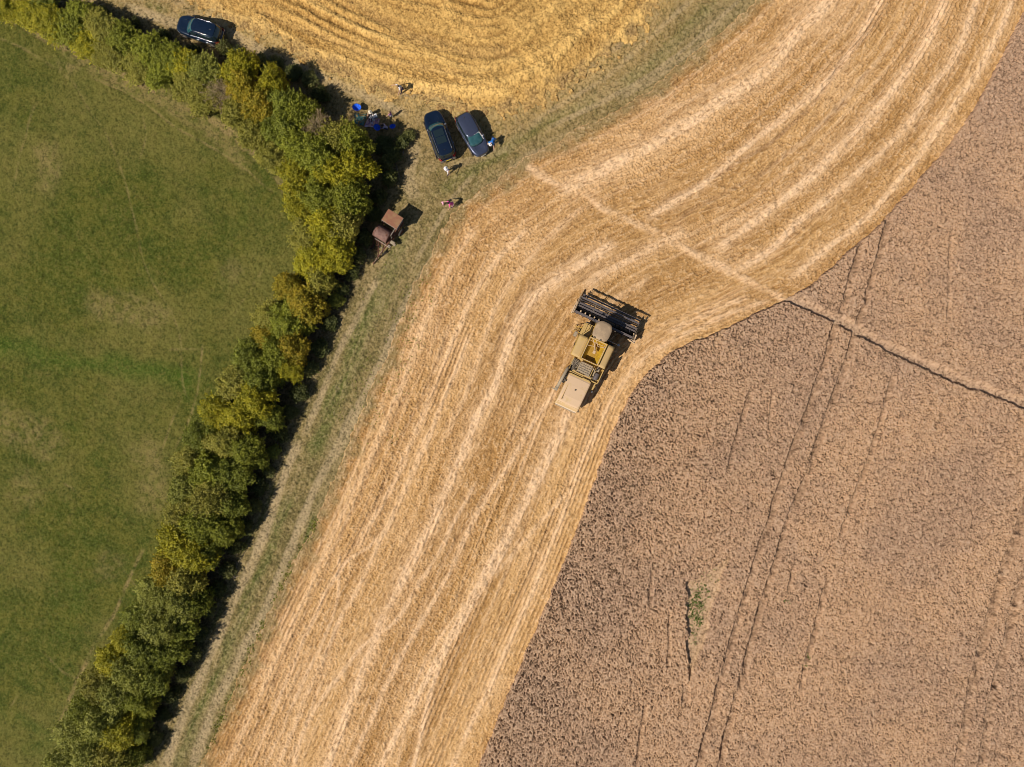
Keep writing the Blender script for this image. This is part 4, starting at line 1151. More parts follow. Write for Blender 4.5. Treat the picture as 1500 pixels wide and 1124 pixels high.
rl = part('reel', M_nav, lambda q: q.tube([(rx, -2.82, rzz), (rx, 2.8, rzz)], 0.062, 10), hdr, True)
for k in range(6):
    a = R(12 + 60 * k)
    bx_, bz_ = rx + rr_ * math.cos(a), rzz + rr_ * math.sin(a)
    part('reel_bat', M_nav, lambda q: (q.box(bx_ - 0.075, bx_ + 0.075, -2.8, 2.78, bz_ - 0.014, bz_ + 0.014, 0.005),), rl)
    part('reel_tines', M_grey, lambda q: [q.box(bx_ - 0.008 + 0.02, bx_ + 0.008 + 0.02, y - 0.008, y + 0.008, bz_ - 0.22, bz_, 0) for y in np.arange(-2.7, 2.75, 0.15)], rl)
for y in (-2.78, -1.4, -0.02, 1.36, 2.74):
    part('reel_spider', M_grey if abs(y) < 2.7 else M_blk, lambda q: [q.tube([(rx, y, rzz), (rx + rr_ * math.cos(R(12 + 60 * k)), y, rzz + rr_ * math.sin(R(12 + 60 * k)))], 0.018, 5) for k in range(6)] +
         [q.tube([(rx + 0.3 * math.cos(R(12 + 60 * k)), y, rzz + 0.3 * math.sin(R(12 + 60 * k))) for k in range(7)], 0.014, 5)], rl)
for s in (1, -1):
    part('reel_arm', M_blk, lambda q: (q.box(2.45, 4.05, s * 2.86 - 0.035, s * 2.86 + 0.035, rzz - 0.02, rzz + 0.08, 0.01), q.tube([(2.6, s * 2.86, hz + 0.4), (3.2, s * 2.86, rzz)], 0.04, 8)), hdr)

# ------------------------------------------------------------------ rusty implement by the hedge (Y along its drawbar, backwards)
rang = R(-32)
ro = P(575, 340)
ru = empty('rusty_farm_trailer', (ro.x, ro.y, 0.05), rang)
tag(ru, 'old rusty farm implement with box cover, round drum and long drawbar beside the hedge', 'farm machinery')
rpart = lambda n_, m_, f_, par=None, sm=False, so_=0: part(n_, m_, f_, par or ru, sm, so_)
rpart('box_cover', M_rust, lambda q: (q.box(-0.83, 0.71, 0.20, 1.35, 2.04, 2.10, 0.012), q.box(-0.80, 0.68, 0.195, 0.215, 1.85, 2.05, 0.005)))
rpart('cover_lip', mat('pale_rust', (0.40, 0.30, 0.24), 0.8), lambda q: (q.box(-0.86, 0.74, 0.165, 0.195, 2.0, 2.095, 0.005), q.box(0.715, 0.735, 0.2, 1.35, 1.98, 2.08, 0.004)))
rpart('box_body', M_oldblue, lambda q: (q.box(-0.66, 0.58, 0.32, 1.24, 0.95, 2.035, 0.03, top=(-0.08, -0.08, -0.06, -0.06)), q.box(-0.5, 0.45, 0.4, 1.1, 0.55, 0.95, 0.02, top=(-0.1, -0.1, 0, 0))))
def drum(q):
    rows = []
    for x in np.linspace(-1.12, 0.30, 8):
        rows.append([(x, -0.72 + 0.56 * math.cos(t), 0.90 + 0.52 * math.sin(t)) for t in np.linspace(-0.5, math.pi + 0.5, 20)])
    q.grid(rows)
dr = rpart('drum_cover', M_rust2, drum, None, True, 0.02)
for xx in (-1.10, 0.25):
    rpart('drum_end', M_rustd, lambda q: q.lathe([(0.02, 0), (0.53, 0.0), (0.53, 0.03), (0.02, 0.03)], (xx, -0.72, 0.90), 'X', 24), dr)
rpart('drum_hatch', M_rustd, lambda q: q.box(0.02, 0.17, -0.75, -0.58, 1.40, 1.44, 0.01), dr)
rpart('drum_strap', M_rustd, lambda q: (q.box(-1.0, -0.9, -0.9, -0.5, 1.38, 1.43, 0.01), q.box(-1.08, -1.0, -1.1, -0.35, 1.2, 1.36, 0.01)), dr)
rpart('drawbar', M_rustd, lambda q: (q.box(0.34, 0.48, -1.4, 0.4, 0.72, 0.86, 0.015), q.tube([(0.41, -1.4, 0.78), (0.25, -2.6, 0.6), (0.16, -3.45, 0.42)], [0.07, 0.06, 0.05], 8), q.tube([(-0.5, -1.35, 0.7), (0.22, -2.6, 0.58)], 0.045, 6), q.tube([(0.16, -3.4, 0.42), (0.16, -3.45, 0.02)], 0.04, 6)))
M_iron = mat('bare_grey_iron', (0.42, 0.35, 0.28), 0.7)
rpart('hand_lever', M_iron, lambda q: q.tube([(0.40, 0.26, 1.35), (0.38, -0.5, 1.28), (0.50, -0.6, 0.9)], 0.03, 6))
for bar in (((-0.85, -1.42, 0.80), (0.30, -1.42, 0.80), 0.028), ((0.30, -1.44, 0.80), (0.75, -1.42, 0.79), 0.045), ((0.36, -1.29, 0.80), (0.80, -1.28, 0.79), 0.04), ((-0.4, -1.8, 0.62), (0.20, -1.8, 0.66), 0.022), ((0.3, -2.0, 0.75), (0.2, -3.2, 0.52), 0.02)):
    rpart('crossbar', M_iron, lambda q: q.tube([bar[0], bar[1]], bar[2], 6))
rpart('chassis', M_rustd, lambda q: (q.box(-1.0, -0.9, -1.5, 1.2, 0.5, 0.62, 0.01), q.box(0.5, 0.6, -1.4, 1.2, 0.5, 0.62, 0.01), q.box(-0.9, 0.5, 1.1, 1.2, 0.5, 0.62, 0.01), q.box(-1.0, 0.7, -0.05, 0.05, 0.40, 0.5, 0.01), q.box(-1.0, 0.5, -1.5, -1.42, 0.5, 0.6, 0.01),
      q.tube([(-0.9, -1.5, 0.5), (-0.7, -2.2, 0.35), (-0.2, -2.2, 0.35)], 0.04, 6), q.tube([(-0.6, -1.5, 0.6), (-0.4, -1.9, 0.7), (-0.1, -1.6, 0.6)], 0.03, 6)))
rpart('gearbox', M_grey, lambda q: (q.box(0.52, 0.95, -1.05, -0.75, 0.6, 0.85, 0.04), q.lathe([(0.03, 0), (0.12, 0.01), (0.12, 0.12), (0.03, 0.13)], (0.98, -0.98, 0.72), 'Z', 12)))
for c_, rd in (((-1.08, 0.55, 0.42), 0.42), ((0.82, 0.35, 0.42), 0.42)):
    o_ = wheel(ru, c_, rd, 0.16, M_rustd); o_.rotation_euler = (0, 0, R(90))
o_ = wheel(ru, (0.56, -2.05, 0.36), 0.36, 0.07, M_grey, 'jockey_wheel'); o_.rotation_euler = (0, R(10), R(72))
o_ = wheel(ru, (-0.75, -2.15, 0.3), 0.3, 0.08, M_rustd, 'jockey_wheel'); o_.rotation_euler = (R(40), 0, R(80))

# ------------------------------------------------------------------ people
def skin_me(name, V, E, Rd, root=0, sub=1):
    me = bpy.data.meshes.new(name)
    me.from_pydata([tuple(a) for a in V], E, [])
    o = bpy.data.objects.new('tmp', me); COL.objects.link(o)
    m = o.modifiers.new('s', 'SKIN'); m.use_smooth_shade = True
    lay = me.skin_vertices[0].data if me.skin_vertices else None
    if lay is None:
        bm = bmesh.new(); bm.from_mesh(me); bm.verts.layers.skin.verify(); bm.to_mesh(me); bm.free()
        lay = me.skin_vertices[0].data
    for i, r in enumerate(Rd):
        lay[i].radius = r if isinstance(r, tuple) else (r, r)
        lay[i].use_root = (i == root)
    if sub:
        s_ = o.modifiers.new('u', 'SUBSURF'); s_.levels = sub; s_.render_levels = sub
    dg = bpy.context.evaluated_depsgraph_get(); dg.update()
    res = bpy.data.meshes.new_from_object(o.evaluated_get(dg))
    res.name = name
    bpy.data.objects.remove(o); bpy.data.meshes.remove(me)
    res.polygons.foreach_set('use_smooth', [True] * len(res.polygons))
    return res


def person(label, loc, rz, Ht, shirt, legs, hair=M_hairb, hat=None, lean=0, armL=(0, -8), armR=(0, 8), stride=0.0, sit=None, long_legs=True, hair_len=0.0, turn=0, sleeves=False):
    """arm = (forward swing, outward swing) degrees. X is the way the person faces, Y the left hand."""
    root = empty('person', loc, rz)
    tag(root, label, 'person')
    h = Ht
    kid = 1.18 if h < 1.4 else 1.0
    pel = Vector((0, 0, 0.53 * h))
    if sit == 'ground': pel = Vector((0, 0, 0.07 * h))
    if sit == 'chair': pel = Vector((0, 0, 0.45))
    RL = Matrix.Rotation(R(lean), 3, 'Y')
    def upb(x, y, z): return pel + RL @ Vector((x, y, (z - 0.53))) * h
    V, E, Rd = [], [], []
    def add(p, r, par=None):
        V.append(Vector(p)); Rd.append(r * h)
        if par is not None: E.append((par, len(V) - 1))
        return len(V) - 1
    p0 = add(pel, 0.070)
    wa = add(upb(0, 0, 0.62), 0.066, p0); ch = add(upb(0, 0, 0.73), 0.082, wa); nk0 = add(upb(0, 0, 0.80), 0.052, ch); nk = add(upb(0.005, 0, 0.845), 0.034, nk0)
    hc = Vector((0.012, 0, 0.905))
    hd1 = add(upb(0.012, 0, 0.885), 0.052 * kid, nk); hd2 = add(upb(0.010, 0, 0.935), 0.056 * kid, hd1); hd3 = add(upb(0.002, 0, 0.972), 0.040 * kid, hd2)
    add(upb(0.062 * kid, 0, 0.905), 0.010, hd1)
    arms = []
    for s, (fw, ow) in ((1, armL), (-1, armR)):
        sh = add(upb(0, s * 0.105, 0.80), 0.036, nk0)
        M = (Matrix.Rotation(R(-fw), 3, 'Y') @ Matrix.Rotation(R(-s * abs(ow)) if True else 0, 3, 'X').inverted()) if not lean else (Matrix.Rotation(R(-fw), 3, 'Y') @ Matrix.Rotation(R(s * abs(ow)), 3, 'X'))
        M = Matrix.Rotation(R(-fw), 3, 'Y') @ Matrix.Rotation(R(s * abs(ow)), 3, 'X')
        d1 = M @ Vector((0, 0, -1))
        el_p = V[sh] + d1 * 0.165 * h
        M2 = Matrix.Rotation(R(-fw - 18), 3, 'Y') @ Matrix.Rotation(R(s * abs(ow) * 0.8), 3, 'X')
        d2 = M2 @ Vector((0, 0, -1))
        el = add(el_p, 0.025, sh)
        wr = add(el_p + d2 * 0.145 * h, 0.017, el)
        pm = add(V[wr] + d2 * 0.045 * h, 0.019, wr)
        side = (M2 @ Vector((1, 0, 0))); nrm = M2 @ Vector((0, s, 0))
        for k, ln in enumerate((0.040, 0.046, 0.043, 0.034)):
            a1 = add(V[pm] + side * (0.018 - 0.012 * k) * h + d2 * ln * 0.6 * h, 0.0058, pm)
            add(V[a1] + (d2 * 0.5 - nrm * 0.35) * ln * h, 0.0048, a1)
        t1 = add(V[wr] + d2 * 0.025 * h + side * 0.026 * h, 0.0062, wr)
        add(V[t1] + (d2 * 0.8 + side * 0.3) * 0.028 * h, 0.0052, t1)
        arms.append((sh, el, wr))
    lg = []
    for s in (1, -1):
        if sit:
            hip = add(pel + Vector((0.02, s * 0.052, -0.01)) * h, 0.058, p0)
            if sit == 'ground':
                kn = add(pel + Vector((0.22, s * 0.09, 0.10 if s > 0 else 0.02)) * h, 0.036, hip)
                an = add(Vector((0.43, s * 0.07, 0.04)) * h, 0.022, kn); tp = Vector((0.47, s * 0.08, 0.10)) * h
            else:
                kn = add(pel + Vector((0.24, s * 0.07, 0.0)) * h, 0.036, hip)
                an = add(Vector((V[kn].x + 0.03 * h, V[kn].y, 0.045 * h)), 0.022, kn); tp = V[an] + Vector((0.10, 0, -0.02)) * h
        else:
            hip = add(pel + Vector((0, s * 0.052, -0.03 * 1)) * h, 0.058, p0)
            sx = s * stride
            kn = add(Vector((0.5 * sx + 0.015, s * 0.056 / 1, 0.285)) * h if True else 0, 0.036, hip)
            an = add(Vector((sx, s * 0.056, 0.045)) * h, 0.022, kn); tp = Vector((sx + 0.105, s * 0.062, 0.020)) * h
        ft = add(tp, 0.020, an)
        lg.append((hip, kn, an, ft))
    # head must look the part: ears
    body = linkmesh('body', skin_me('body', V, E, Rd, p0, 1), M_skin, root)
    # shirt
    def sub(ids, edges, scale, extra=0.0, name='shirt', m=None, root_=0):
        vv = [V[i] for i in ids]; rr = [Rd[i] * scale + extra for i in ids]
        ix = {a: k for k, a in enumerate(ids)}
        return linkmesh(name, skin_me(name, vv, [(ix[a], ix[b]) for a, b in edges], rr, root_, 1), m, root)
    V2 = len(V)
    def mid(a, b, t, r):
        V.append(V[a].lerp(V[b], t)); Rd.append(r * h); return len(V) - 1
    hem = len(V); V.append(pel + RL @ Vector((0, 0, -0.02 * h))); Rd.append(0.074 * h)
    ends = []
    for sh, el, wr in arms:
        ends.append(mid(el, wr, 0.85, 0.02) if sleeves else mid(sh, el, 0.72, 0.030))
    ids = [hem, p0, wa, ch, nk0]; ed = [(hem, p0), (p0, wa), (wa, ch), (ch, nk0)]
    for (sh, el, wr), e_ in zip(arms, ends):
        if sleeves: ids += [sh, el, e_]; ed += [(nk0, sh), (sh, el), (el, e_)]
        else: ids += [sh, e_]; ed += [(nk0, sh), (sh, e_)]
    sub(ids, ed, 1.10, 0.006, 'shirt', shirt)
    ids = [p0]; ed = []
    for hip, kn, an, ft in lg:
        if long_legs:
            e_ = mid(kn, an, 0.9, 0.026); ids += [hip, kn, e_]; ed += [(p0, hip), (hip, kn), (kn, e_)]
        else:
            e_ = mid(hip, kn, 0.85, 0.042); ids += [hip, e_]; ed += [(p0, hip), (hip, e_)]
    sub(ids, ed, 1.08, 0.008, 'trousers' if long_legs else 'shorts', legs)
    for hip, kn, an, ft in lg:
        sub([an, ft], [(an, ft)], 1.25, 0.004, 'shoe', C_dark)
    # hair and hat
    R_h = 0.062 * h * kid
    q = MB(); hcen = upb(-0.006, 0, 0.935)
    rows = []
    for i in range(8):
        ph = math.pi * 0.62 * i / 7
        rows.append([tuple(hcen + RL @ Vector((R_h * math.sin(ph) * math.cos(t) * 1.1 - 0.006 * h, R_h * math.sin(ph) * math.sin(t), R_h * 1.1 * math.cos(ph) - (hair_len * h * max(0, -math.cos(t)) * (i / 7) ** 2)))) for t in np.linspace(0, 2 * math.pi, 19)])
    q.grid(rows); q.build('hair', hair, root, True, solid=0.008)
    for s in (1, -1):
        q = MB(); c_ = upb(0.055 * kid, s * 0.020, 0.918)
        q.lathe([(0.002, -0.008 * h), (0.007 * h, -0.004 * h), (0.007 * h, 0.004 * h), (0.002, 0.008 * h)], tuple(c_), 'X', 8); q.build('eye', M_eye, root, True)
    if hat:
        q = MB(); rows = []
        for r_, z_ in ((0.0, 0.062), (0.035, 0.060), (0.058, 0.045), (0.066, 0.012), (0.070, 0.0), (0.105, -0.012), (0.112, -0.016)):
            rows.append([tuple(upb(0, 0, 0.955) + RL @ Vector((r_ * h * kid * math.cos(t), r_ * h * kid * math.sin(t), z_ * h * kid))) for t in np.linspace(0, 2 * math.pi, 25)])
        q.grid(rows); q.build('hat', hat, root, True, solid=0.006)
    return root


person('person in white shirt and dark trousers walking alone on the golden stubble edge', G(590.5, 136), R(215), 1.68, C_white, C_dark, M_hairl, None, 26, (55, 38), (50, 42), 0.12, hair_len=0.05)
person('child in purple and white top walking from the picnic blanket', G(574.5, 173.5), R(150), 1.2, C_purp, C_white, M_hairl, None, 8, (25, 35), (-20, 30), 0.10)
person('person in blue T-shirt and white sunhat leaning forward at the bonnet of the grey-blue car', G(723.5, 210.0), R(245), 1.75, C_blue, C_den, M_hairb, C_white, 72, (30, 22), (30, 22), 0.04)
person('person in white top and pale trousers walking behind the navy car with the sunroof', G(656.0, 254), R(250), 1.62, C_lilac, C_white, M_hairb, C_white, 8, (20, 22), (-15, 20), 0.10)
person('person in bright pink T-shirt and dark hair reaching out a hand to a toddler', G(664, 303), R(195), 1.6, C_pink, C_lpink, M_hairb, None, 38, (10, 25), (62, 20), 0.05)
person('toddler in pale pink sunhat held by the hand on the grass', G(650.0, 301), R(200), 0.85, C_lpink, C_lpink, M_hairl, C_lpink, 0, (30, 20), (10, 20), 0.05)
person('person in white sunhat sitting on the far edge of the picnic blanket', G(545.5, 168.5), R(260), 1.6, C_cream, C_dark, M_hairb, C_cream, 12, (30, 20), (30, 20), 0, 'ground')
person('person in lilac blue clothes crouched in the shade between two blue chairs', G(568.0, 189.5), R(170), 1.5, C_lilac, C_den, M_hairb, None, 30, (45, 12), (45, 12), 0, 'ground')

# ------------------------------------------------------------------ picnic things
def camp_chair(label, loc, rz, rad):
    root = empty('camp_chair', loc, rz)
    tag(root, label, 'camping chair', 'blue camping chairs at the picnic')
    q = MB(); rows = []
    for i in range(8):
        f = i / 7
        rows.append([(rad * f * math.cos(t) * 0.95, rad * f * math.sin(t), 0.38 + 0.42 * f ** 2 * (0.35 + 0.65 * (0.5 - 0.5 * math.cos(t)))) for t in np.linspace(0, 2 * math.pi, 29)])
    q.grid(rows); q.build('seat', M_blue, root, True, solid=0.012)
    q = MB(); q.tube([(rad * math.cos(t) * 0.95, rad * math.sin(t), 0.38 + 0.42 * (0.35 + 0.65 * (0.5 - 0.5 * math.cos(t)))) for t in np.linspace(0, 2 * math.pi, 29)], 0.016, 6)
    q.build('rim_tube', M_nav, root, True)
    for a in (45, 135, 225, 315):
        q = MB(); q.tube([(rad * 0.75 * math.cos(R(a)), rad * 0.75 * math.sin(R(a)), 0.02), (-rad * 0.5 * math.cos(R(a)), -rad * 0.5 * math.sin(R(a)), 0.46)], 0.013, 6)
        q.build('leg', M_blk, root)
    return root


camp_chair('round bright blue camping chair, largest, at the left end of the picnic', G(525.8, 163, 0, 0.0), R(60), 0.40)
camp_chair('bright blue camping chair at the lower right corner of the patterned blanket', G(555, 192), R(10), 0.31)
camp_chair('bright blue camping chair, rightmost of the picnic, in the hedge shadow', G(577.5, 190.5), R(100), 0.29)


def blanket(name, label, pts, z, m, seed):
    c = [G(*p) for p in pts]
    rn = random.Random(seed)
    ph = [rn.random() * 6 for _ in range(4)]
    q = MB(); rows = []
    for i in range(21):
        row = []
        for j in range(21):
            u, v_ = i / 20, j / 20
            p = (c[0] * (1 - u) + c[1] * u) * (1 - v_) + (c[3] * (1 - u) + c[2] * u) * v_
            p.z = max(0.17, ground_z(p.x, p.y) * 0.5 + 0.12) + z + 0.02 * math.sin(7 * u + ph[0]) * math.sin(9 * v_ + ph[1])
            row.append(tuple(p))
        rows.append(row)
    q.grid(rows); o = q.build(name, m, None, True, solid=0.012)
    tag(o, label, 'blanket')
    return o


def pattern_mat(name, a, b_, c_):
    m, n, b = newmat(name); g = NB(n); co = g.coord()
    vo = g.node("ShaderNodeTexVoronoi"); g.put(vo.inputs['Vector'], co); vo.inputs['Scale'].default_value = 6
    sx = g.node("ShaderNodeSeparateColor"); g.n.links.new(vo.outputs['Color'], sx.inputs[0])
    cc = g.mix(g.ramp(sx.outputs[0], 0.4, 0.45), a, b_); cc = g.mix(g.ramp(sx.outputs[1], 0.72, 0.75), cc, c_)
    g.put(b.inputs['Base Color'], cc); b.inputs['Roughness'].default_value = 0.9
    return m


blanket('picnic_blanket', 'pink and lilac patterned picnic blanket in front of the hedge', [(541, 173), (557, 176), (554, 189), (534, 187)], 0.02, pattern_mat('patterned_blanket', (0.38, 0.20, 0.28), (0.62, 0.38, 0.36), (0.55, 0.50, 0.65)), 3)
blanket('picnic_rug', 'dark teal picnic rug beside the largest blue chair', [(521, 168), (539, 169), (533, 186), (517, 181)], 0.0, pattern_mat('teal_rug', (0.03, 0.12, 0.12), (0.05, 0.16, 0.15), (0.10, 0.2, 0.17)), 4)


def bag(name, label, cat, loc, rz, s, m, m2):
    root = empty(name, loc, rz); tag(root, label, cat)
    q = MB(); q.box(-s, s, -s * 0.7, s * 0.7, 0, s * 1.2, 0.04, top=(0.03, 0.03, 0.02, 0.02)); q.build('body', m, root)
    q = MB(); q.box(-s * 1.02, s * 1.02, -s * 0.72, s * 0.72, s * 1.2, s * 1.36, 0.02); q.build('lid', m2, root)
    q = MB(); q.tube([(-s, 0, s * 1.1), (-s * 0.8, 0, s * 1.8), (s * 0.8, 0, s * 1.8), (s, 0, s * 1.1)], 0.015, 6); q.build('handle', M_grey, root)
    return root


bz = Vector((0, 0, 0.08))
bag('cool_box', 'white and pale blue cool box on the patterned blanket', 'cool box', G(550.5, 173.5) + bz, R(20), 0.22, M_bluew, M_white)
bag('picnic_basket', 'cream picnic basket beside the cool box', 'basket', G(545, 174.5) + bz, R(60), 0.17, C_cream, C_white)
bag('shopping_bag', 'small white bag lying by the picnic cool box', 'bag', G(548.5, 178) + bz, R(110), 0.13, C_white, C_white)

# ------------------------------------------------------------------ hedge
def leaf_mat(name, a, b_, dark, tr=(0.12, 0.16, 0.02)):
    m = bpy.data.materials.new(name); m.use_nodes = True; n = m.node_tree; n.nodes.clear()
    g = NB(n)
    out = g.node("ShaderNodeOutputMaterial"); b = g.node("ShaderNodeBsdfPrincipled")
    b.inputs['Roughness'].default_value = 0.6; b.inputs['Specular IOR Level'].default_value = 0.3
    t = g.attr('tint'); oi = g.node("ShaderNodeObjectInfo")
    c = g.mix(t, a, b_)
    c = g.mix(g.math('MULTIPLY', g.ramp(g.noise(g.coord(), 1.3, 3), 0.4, 0.65), 0.55), c, dark)
    hs = g.node("ShaderNodeHueSaturation"); g.put(hs.inputs['Color'], c)
    rv = g.math('MULTIPLY', oi.outputs['Random'], 0.24); g.put(hs.inputs['Value'], g.math('ADD', rv, 0.98))
    g.put(b.inputs['Base Color'], hs.outputs[0])
    tl = g.node("ShaderNodeBsdfTranslucent"); g.put(tl.inputs['Color'], hs.outputs[0])
    mx = g.node("ShaderNodeMixShader"); mx.inputs[0].default_value = 0.22
    n.links.new(b.outputs[0], mx.inputs[1]); n.links.new(tl.outputs[0], mx.inputs[2]); n.links.new(mx.outputs[0], out.inputs[0])
    return m


LM = {
    'G': leaf_mat('green_leaves', (0.150, 0.168, 0.012), (0.30, 0.300, 0.028), (0.130, 0.142, 0.013)),
    'O': leaf_mat('olive_leaves', (0.205, 0.188, 0.022), (0.36, 0.315, 0.052), (0.155, 0.158, 0.018)),
    'Y': leaf_mat('yellow_green_leaves', (0.225, 0.213, 0.010), (0.47, 0.400, 0.020), (0.165, 0.172, 0.012)),
    'R': leaf_mat('autumn_leaves', (0.220, 0.205, 0.014), (0.50, 0.350, 0.026), (0.175, 0.175, 0.015)),
    'D': leaf_mat('dark_green_leaves', (0.120, 0.140, 0.012), (0.25, 0.260, 0.028), (0.100, 0.112, 0.012)),
    'S': leaf_mat('grey_green_leaves', (0.180, 0.186, 0.022), (0.33, 0.320, 0.056), (0.140, 0.150, 0.018)),
    'B': leaf_mat('dead_twigs', (0.28, 0.20, 0.105), (0.46, 0.34, 0.20), (0.20, 0.19, 0.04)),
}
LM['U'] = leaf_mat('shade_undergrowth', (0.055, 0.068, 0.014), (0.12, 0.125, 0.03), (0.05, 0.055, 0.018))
LM['U2'] = leaf_mat('low_weed_leaves', (0.095, 0.108, 0.022), (0.19, 0.18, 0.05), (0.08, 0.088, 0.022))
LM['weed'] = leaf_mat('weed_leaves', (0.11, 0.165, 0.03), (0.16, 0.22, 0.045), (0.10, 0.14, 0.025))
KN = {'G': 'mid green', 'O': 'olive green', 'Y': 'yellow-green', 'R': 'rusty autumn-tinted', 'D': 'dark green', 'S': 'grey-green', 'B': 'dead grey-brown'}
M_bark = mat('bark', (0.09, 0.07, 0.05), 0.9, col2=(0.14, 0.11, 0.08))


def crown_mesh(name, seed, nleaf, Rr=2.0, Ht=4.0, kind='leaf', lsz=0.10, flat=0.5):
    rg = np.random.RandomState(seed)
    nl = 28
    ang = rg.rand(nl) * 2 * math.pi; rad = Rr * 0.68 * np.sqrt(rg.rand(nl)); rad[0] = 0
    L = np.stack([rad * np.cos(ang), rad * np.sin(ang), Ht * (0.80 - 0.42 * (rad / Rr) ** 1.3 - 0.34 * rg.rand(nl) * (rg.rand(nl) < 0.6))], 1)
    lr = Rr * (0.20 + 0.20 * rg.rand(nl))
    L[:, 2] = np.minimum(L[:, 2], Ht - lr * 0.8)
    prob = lr ** 2 / (lr ** 2).sum()
    n1 = int(nleaf * 0.58)
    li = rg.choice(nl, n1, p=prob)
    d = rg.normal(size=(n1, 3)); d[:, 2] += 0.35; d /= np.linalg.norm(d, axis=1)[:, None]
    ridge = 0.5 + 0.5 * np.sin(d[:, 0] * 9 + li) * np.sin(d[:, 1] * 8 + li * 2) * np.sin(d[:, 2] * 7 + li * 3)
    rr = lr[li] * (0.66 + 0.34 * ridge + 0.22 * rg.rand(n1))
    Pn = L[li] + d * rr[:, None] * np.array([1, 1, 0.9])
    # shoots that stick out
    ns = 240
    si = rg.choice(nl, ns, p=prob)
    sd = rg.normal(size=(ns, 3)); sd[:, 2] = np.abs(sd[:, 2]) * 0.8 + 0.25; sd /= np.linalg.norm(sd, axis=1)[:, None]
    sl = 0.35 + 0.65 * rg.rand(ns)
    n2 = nleaf - n1
    k = rg.randint(0, ns, n2); t = rg.rand(n2)
    P2 = L[si[k]] + sd[k] * (lr[si[k]] * 0.8 + sl[k] * t * Rr * 0.36)[:, None] + rg.normal(size=(n2, 3)) * (0.10 * (1.1 - t))[:, None]
    Pn = np.concatenate([Pn, P2]); D = np.concatenate([d, sd[k]])
    Pn[:, 2] = np.maximum(Pn[:, 2], 0.15)
    tint = np.concatenate([0.15 + 0.5 * ridge + 0.35 * rg.rand(n1), 0.35 + 0.65 * rg.rand(n2)])
    tint = np.clip(tint * (0.7 + 0.5 * rg.rand(nl)[np.concatenate([li, si[k]])]), 0, 1)
    n = len(Pn)
    nrm = D * 0.55 + rg.normal(size=(n, 3)) * 0.55 + np.array([0, 0, 0.35]); nrm /= np.linalg.norm(nrm, axis=1)[:, None]
    a = np.cross(nrm, rg.normal(size=(n, 3))); a /= np.linalg.norm(a, axis=1)[:, None]
    b = np.cross(nrm, a)
    s = lsz * (0.6 + 0.8 * rg.rand(n))[:, None]
    if kind == 'twig':
        a = D * 0.8 + rg.normal(size=(n, 3)) * 0.5; a /= np.linalg.norm(a, axis=1)[:, None]; b = np.cross(a, rg.normal(size=(n, 3))); b /= np.linalg.norm(b, axis=1)[:, None]
        wv, lv = 0.16, 2.0
    else:
        wv, lv = 0.62, 1.0
    Vv = np.stack([Pn - a * s * lv, Pn + b * s * wv, Pn + a * s * lv, Pn - b * s * wv], 1).reshape(-1, 3).astype(np.float32)
    me = bpy.data.meshes.new(name)
    me.vertices.add(n * 4); me.vertices.foreach_set('co', Vv.ravel())
    me.loops.add(n * 4); me.loops.foreach_set('vertex_index', np.arange(n * 4, dtype=np.int32))
    me.polygons.add(n); me.polygons.foreach_set('loop_start', np.arange(0, n * 4, 4, dtype=np.int32))
    me.update(calc_edges=True)
    at = me.attributes.new('tint', 'FLOAT', 'FACE'); at.data.foreach_set('value', tint.astype(np.float32))
    tr = MB()
    tr.tube([(0, 0, -0.3), (0.05, 0.03, Ht * 0.25), (0.0, 0.08, Ht * 0.5)], [0.13, 0.10, 0.06], 8)
    for i in range(nl):
        p = L[i]
        tr.tube([(0.03, 0.03, Ht * (0.15 + 0.15 * (i % 3))), (p[0] * 0.5, p[1] * 0.5, p[2] * 0.62), tuple(p), tuple(p + np.array([p[0] * 0.2, p[1] * 0.2, lr[i] * 0.8]))], [0.055, 0.04, 0.025, 0.01], 6)
    tme = bpy.data.meshes.new('trunk'); tme.from_pydata(tr.v, [], tr.f); tme.materials.append(M_bark)
    me.materials.append(LM['G'])
    return me, tme


BUSH = [crown_mesh('crown', 100 + k, 17000, lsz=0.070) for k in range(8)]
TWIG = [crown_mesh('crown', 300 + k, 4200, kind='twig', lsz=0.085) for k in range(2)]
LOW = [crown_mesh('foliage', 500 + k, 2600, 0.9, 1.1, lsz=0.07) for k in range(4)]
rt = random.Random(11)
ORD = ['first', 'second', 'third', 'fourth', 'fifth', 'sixth', 'seventh', 'eighth', 'ninth', 'tenth', 'eleventh', 'twelfth', 'thirteenth', 'fourteenth', 'fifteenth', 'sixteenth', 'seventeenth', 'eighteenth', 'nineteenth', 'twentieth']


def bush(name, px, py, kind, rpx, h, protos, zc=0.6, cat='tree', grp=None, label=None):
    p = P(px, py, h * zc)
    me, tme = protos[rt.randrange(len(protos))]
    s = rpx / PPM
    base = (2.0, 4.0) if protos is not LOW else (0.9, 1.1)
    root = empty(name, (p.x, p.y, ground_z(p.x, p.y) - 0.05), rt.random() * 6.28)
    o = bpy.data.objects.new('crown' if protos is not LOW else 'foliage', me); COL.objects.link(o); o.parent = root
    t = bpy.data.objects.new('trunk' if protos is not LOW else 'stem', tme); COL.objects.link(t); t.parent = root
    sc = (s / base[0] * rt.uniform(0.92, 1.08), s / base[0] * rt.uniform(0.92, 1.08), h / base[1])
    o.scale = sc; t.scale = sc
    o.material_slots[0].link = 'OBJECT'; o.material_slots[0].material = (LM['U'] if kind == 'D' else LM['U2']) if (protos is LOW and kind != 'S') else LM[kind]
    tag(root, label, cat, grp)
    return root


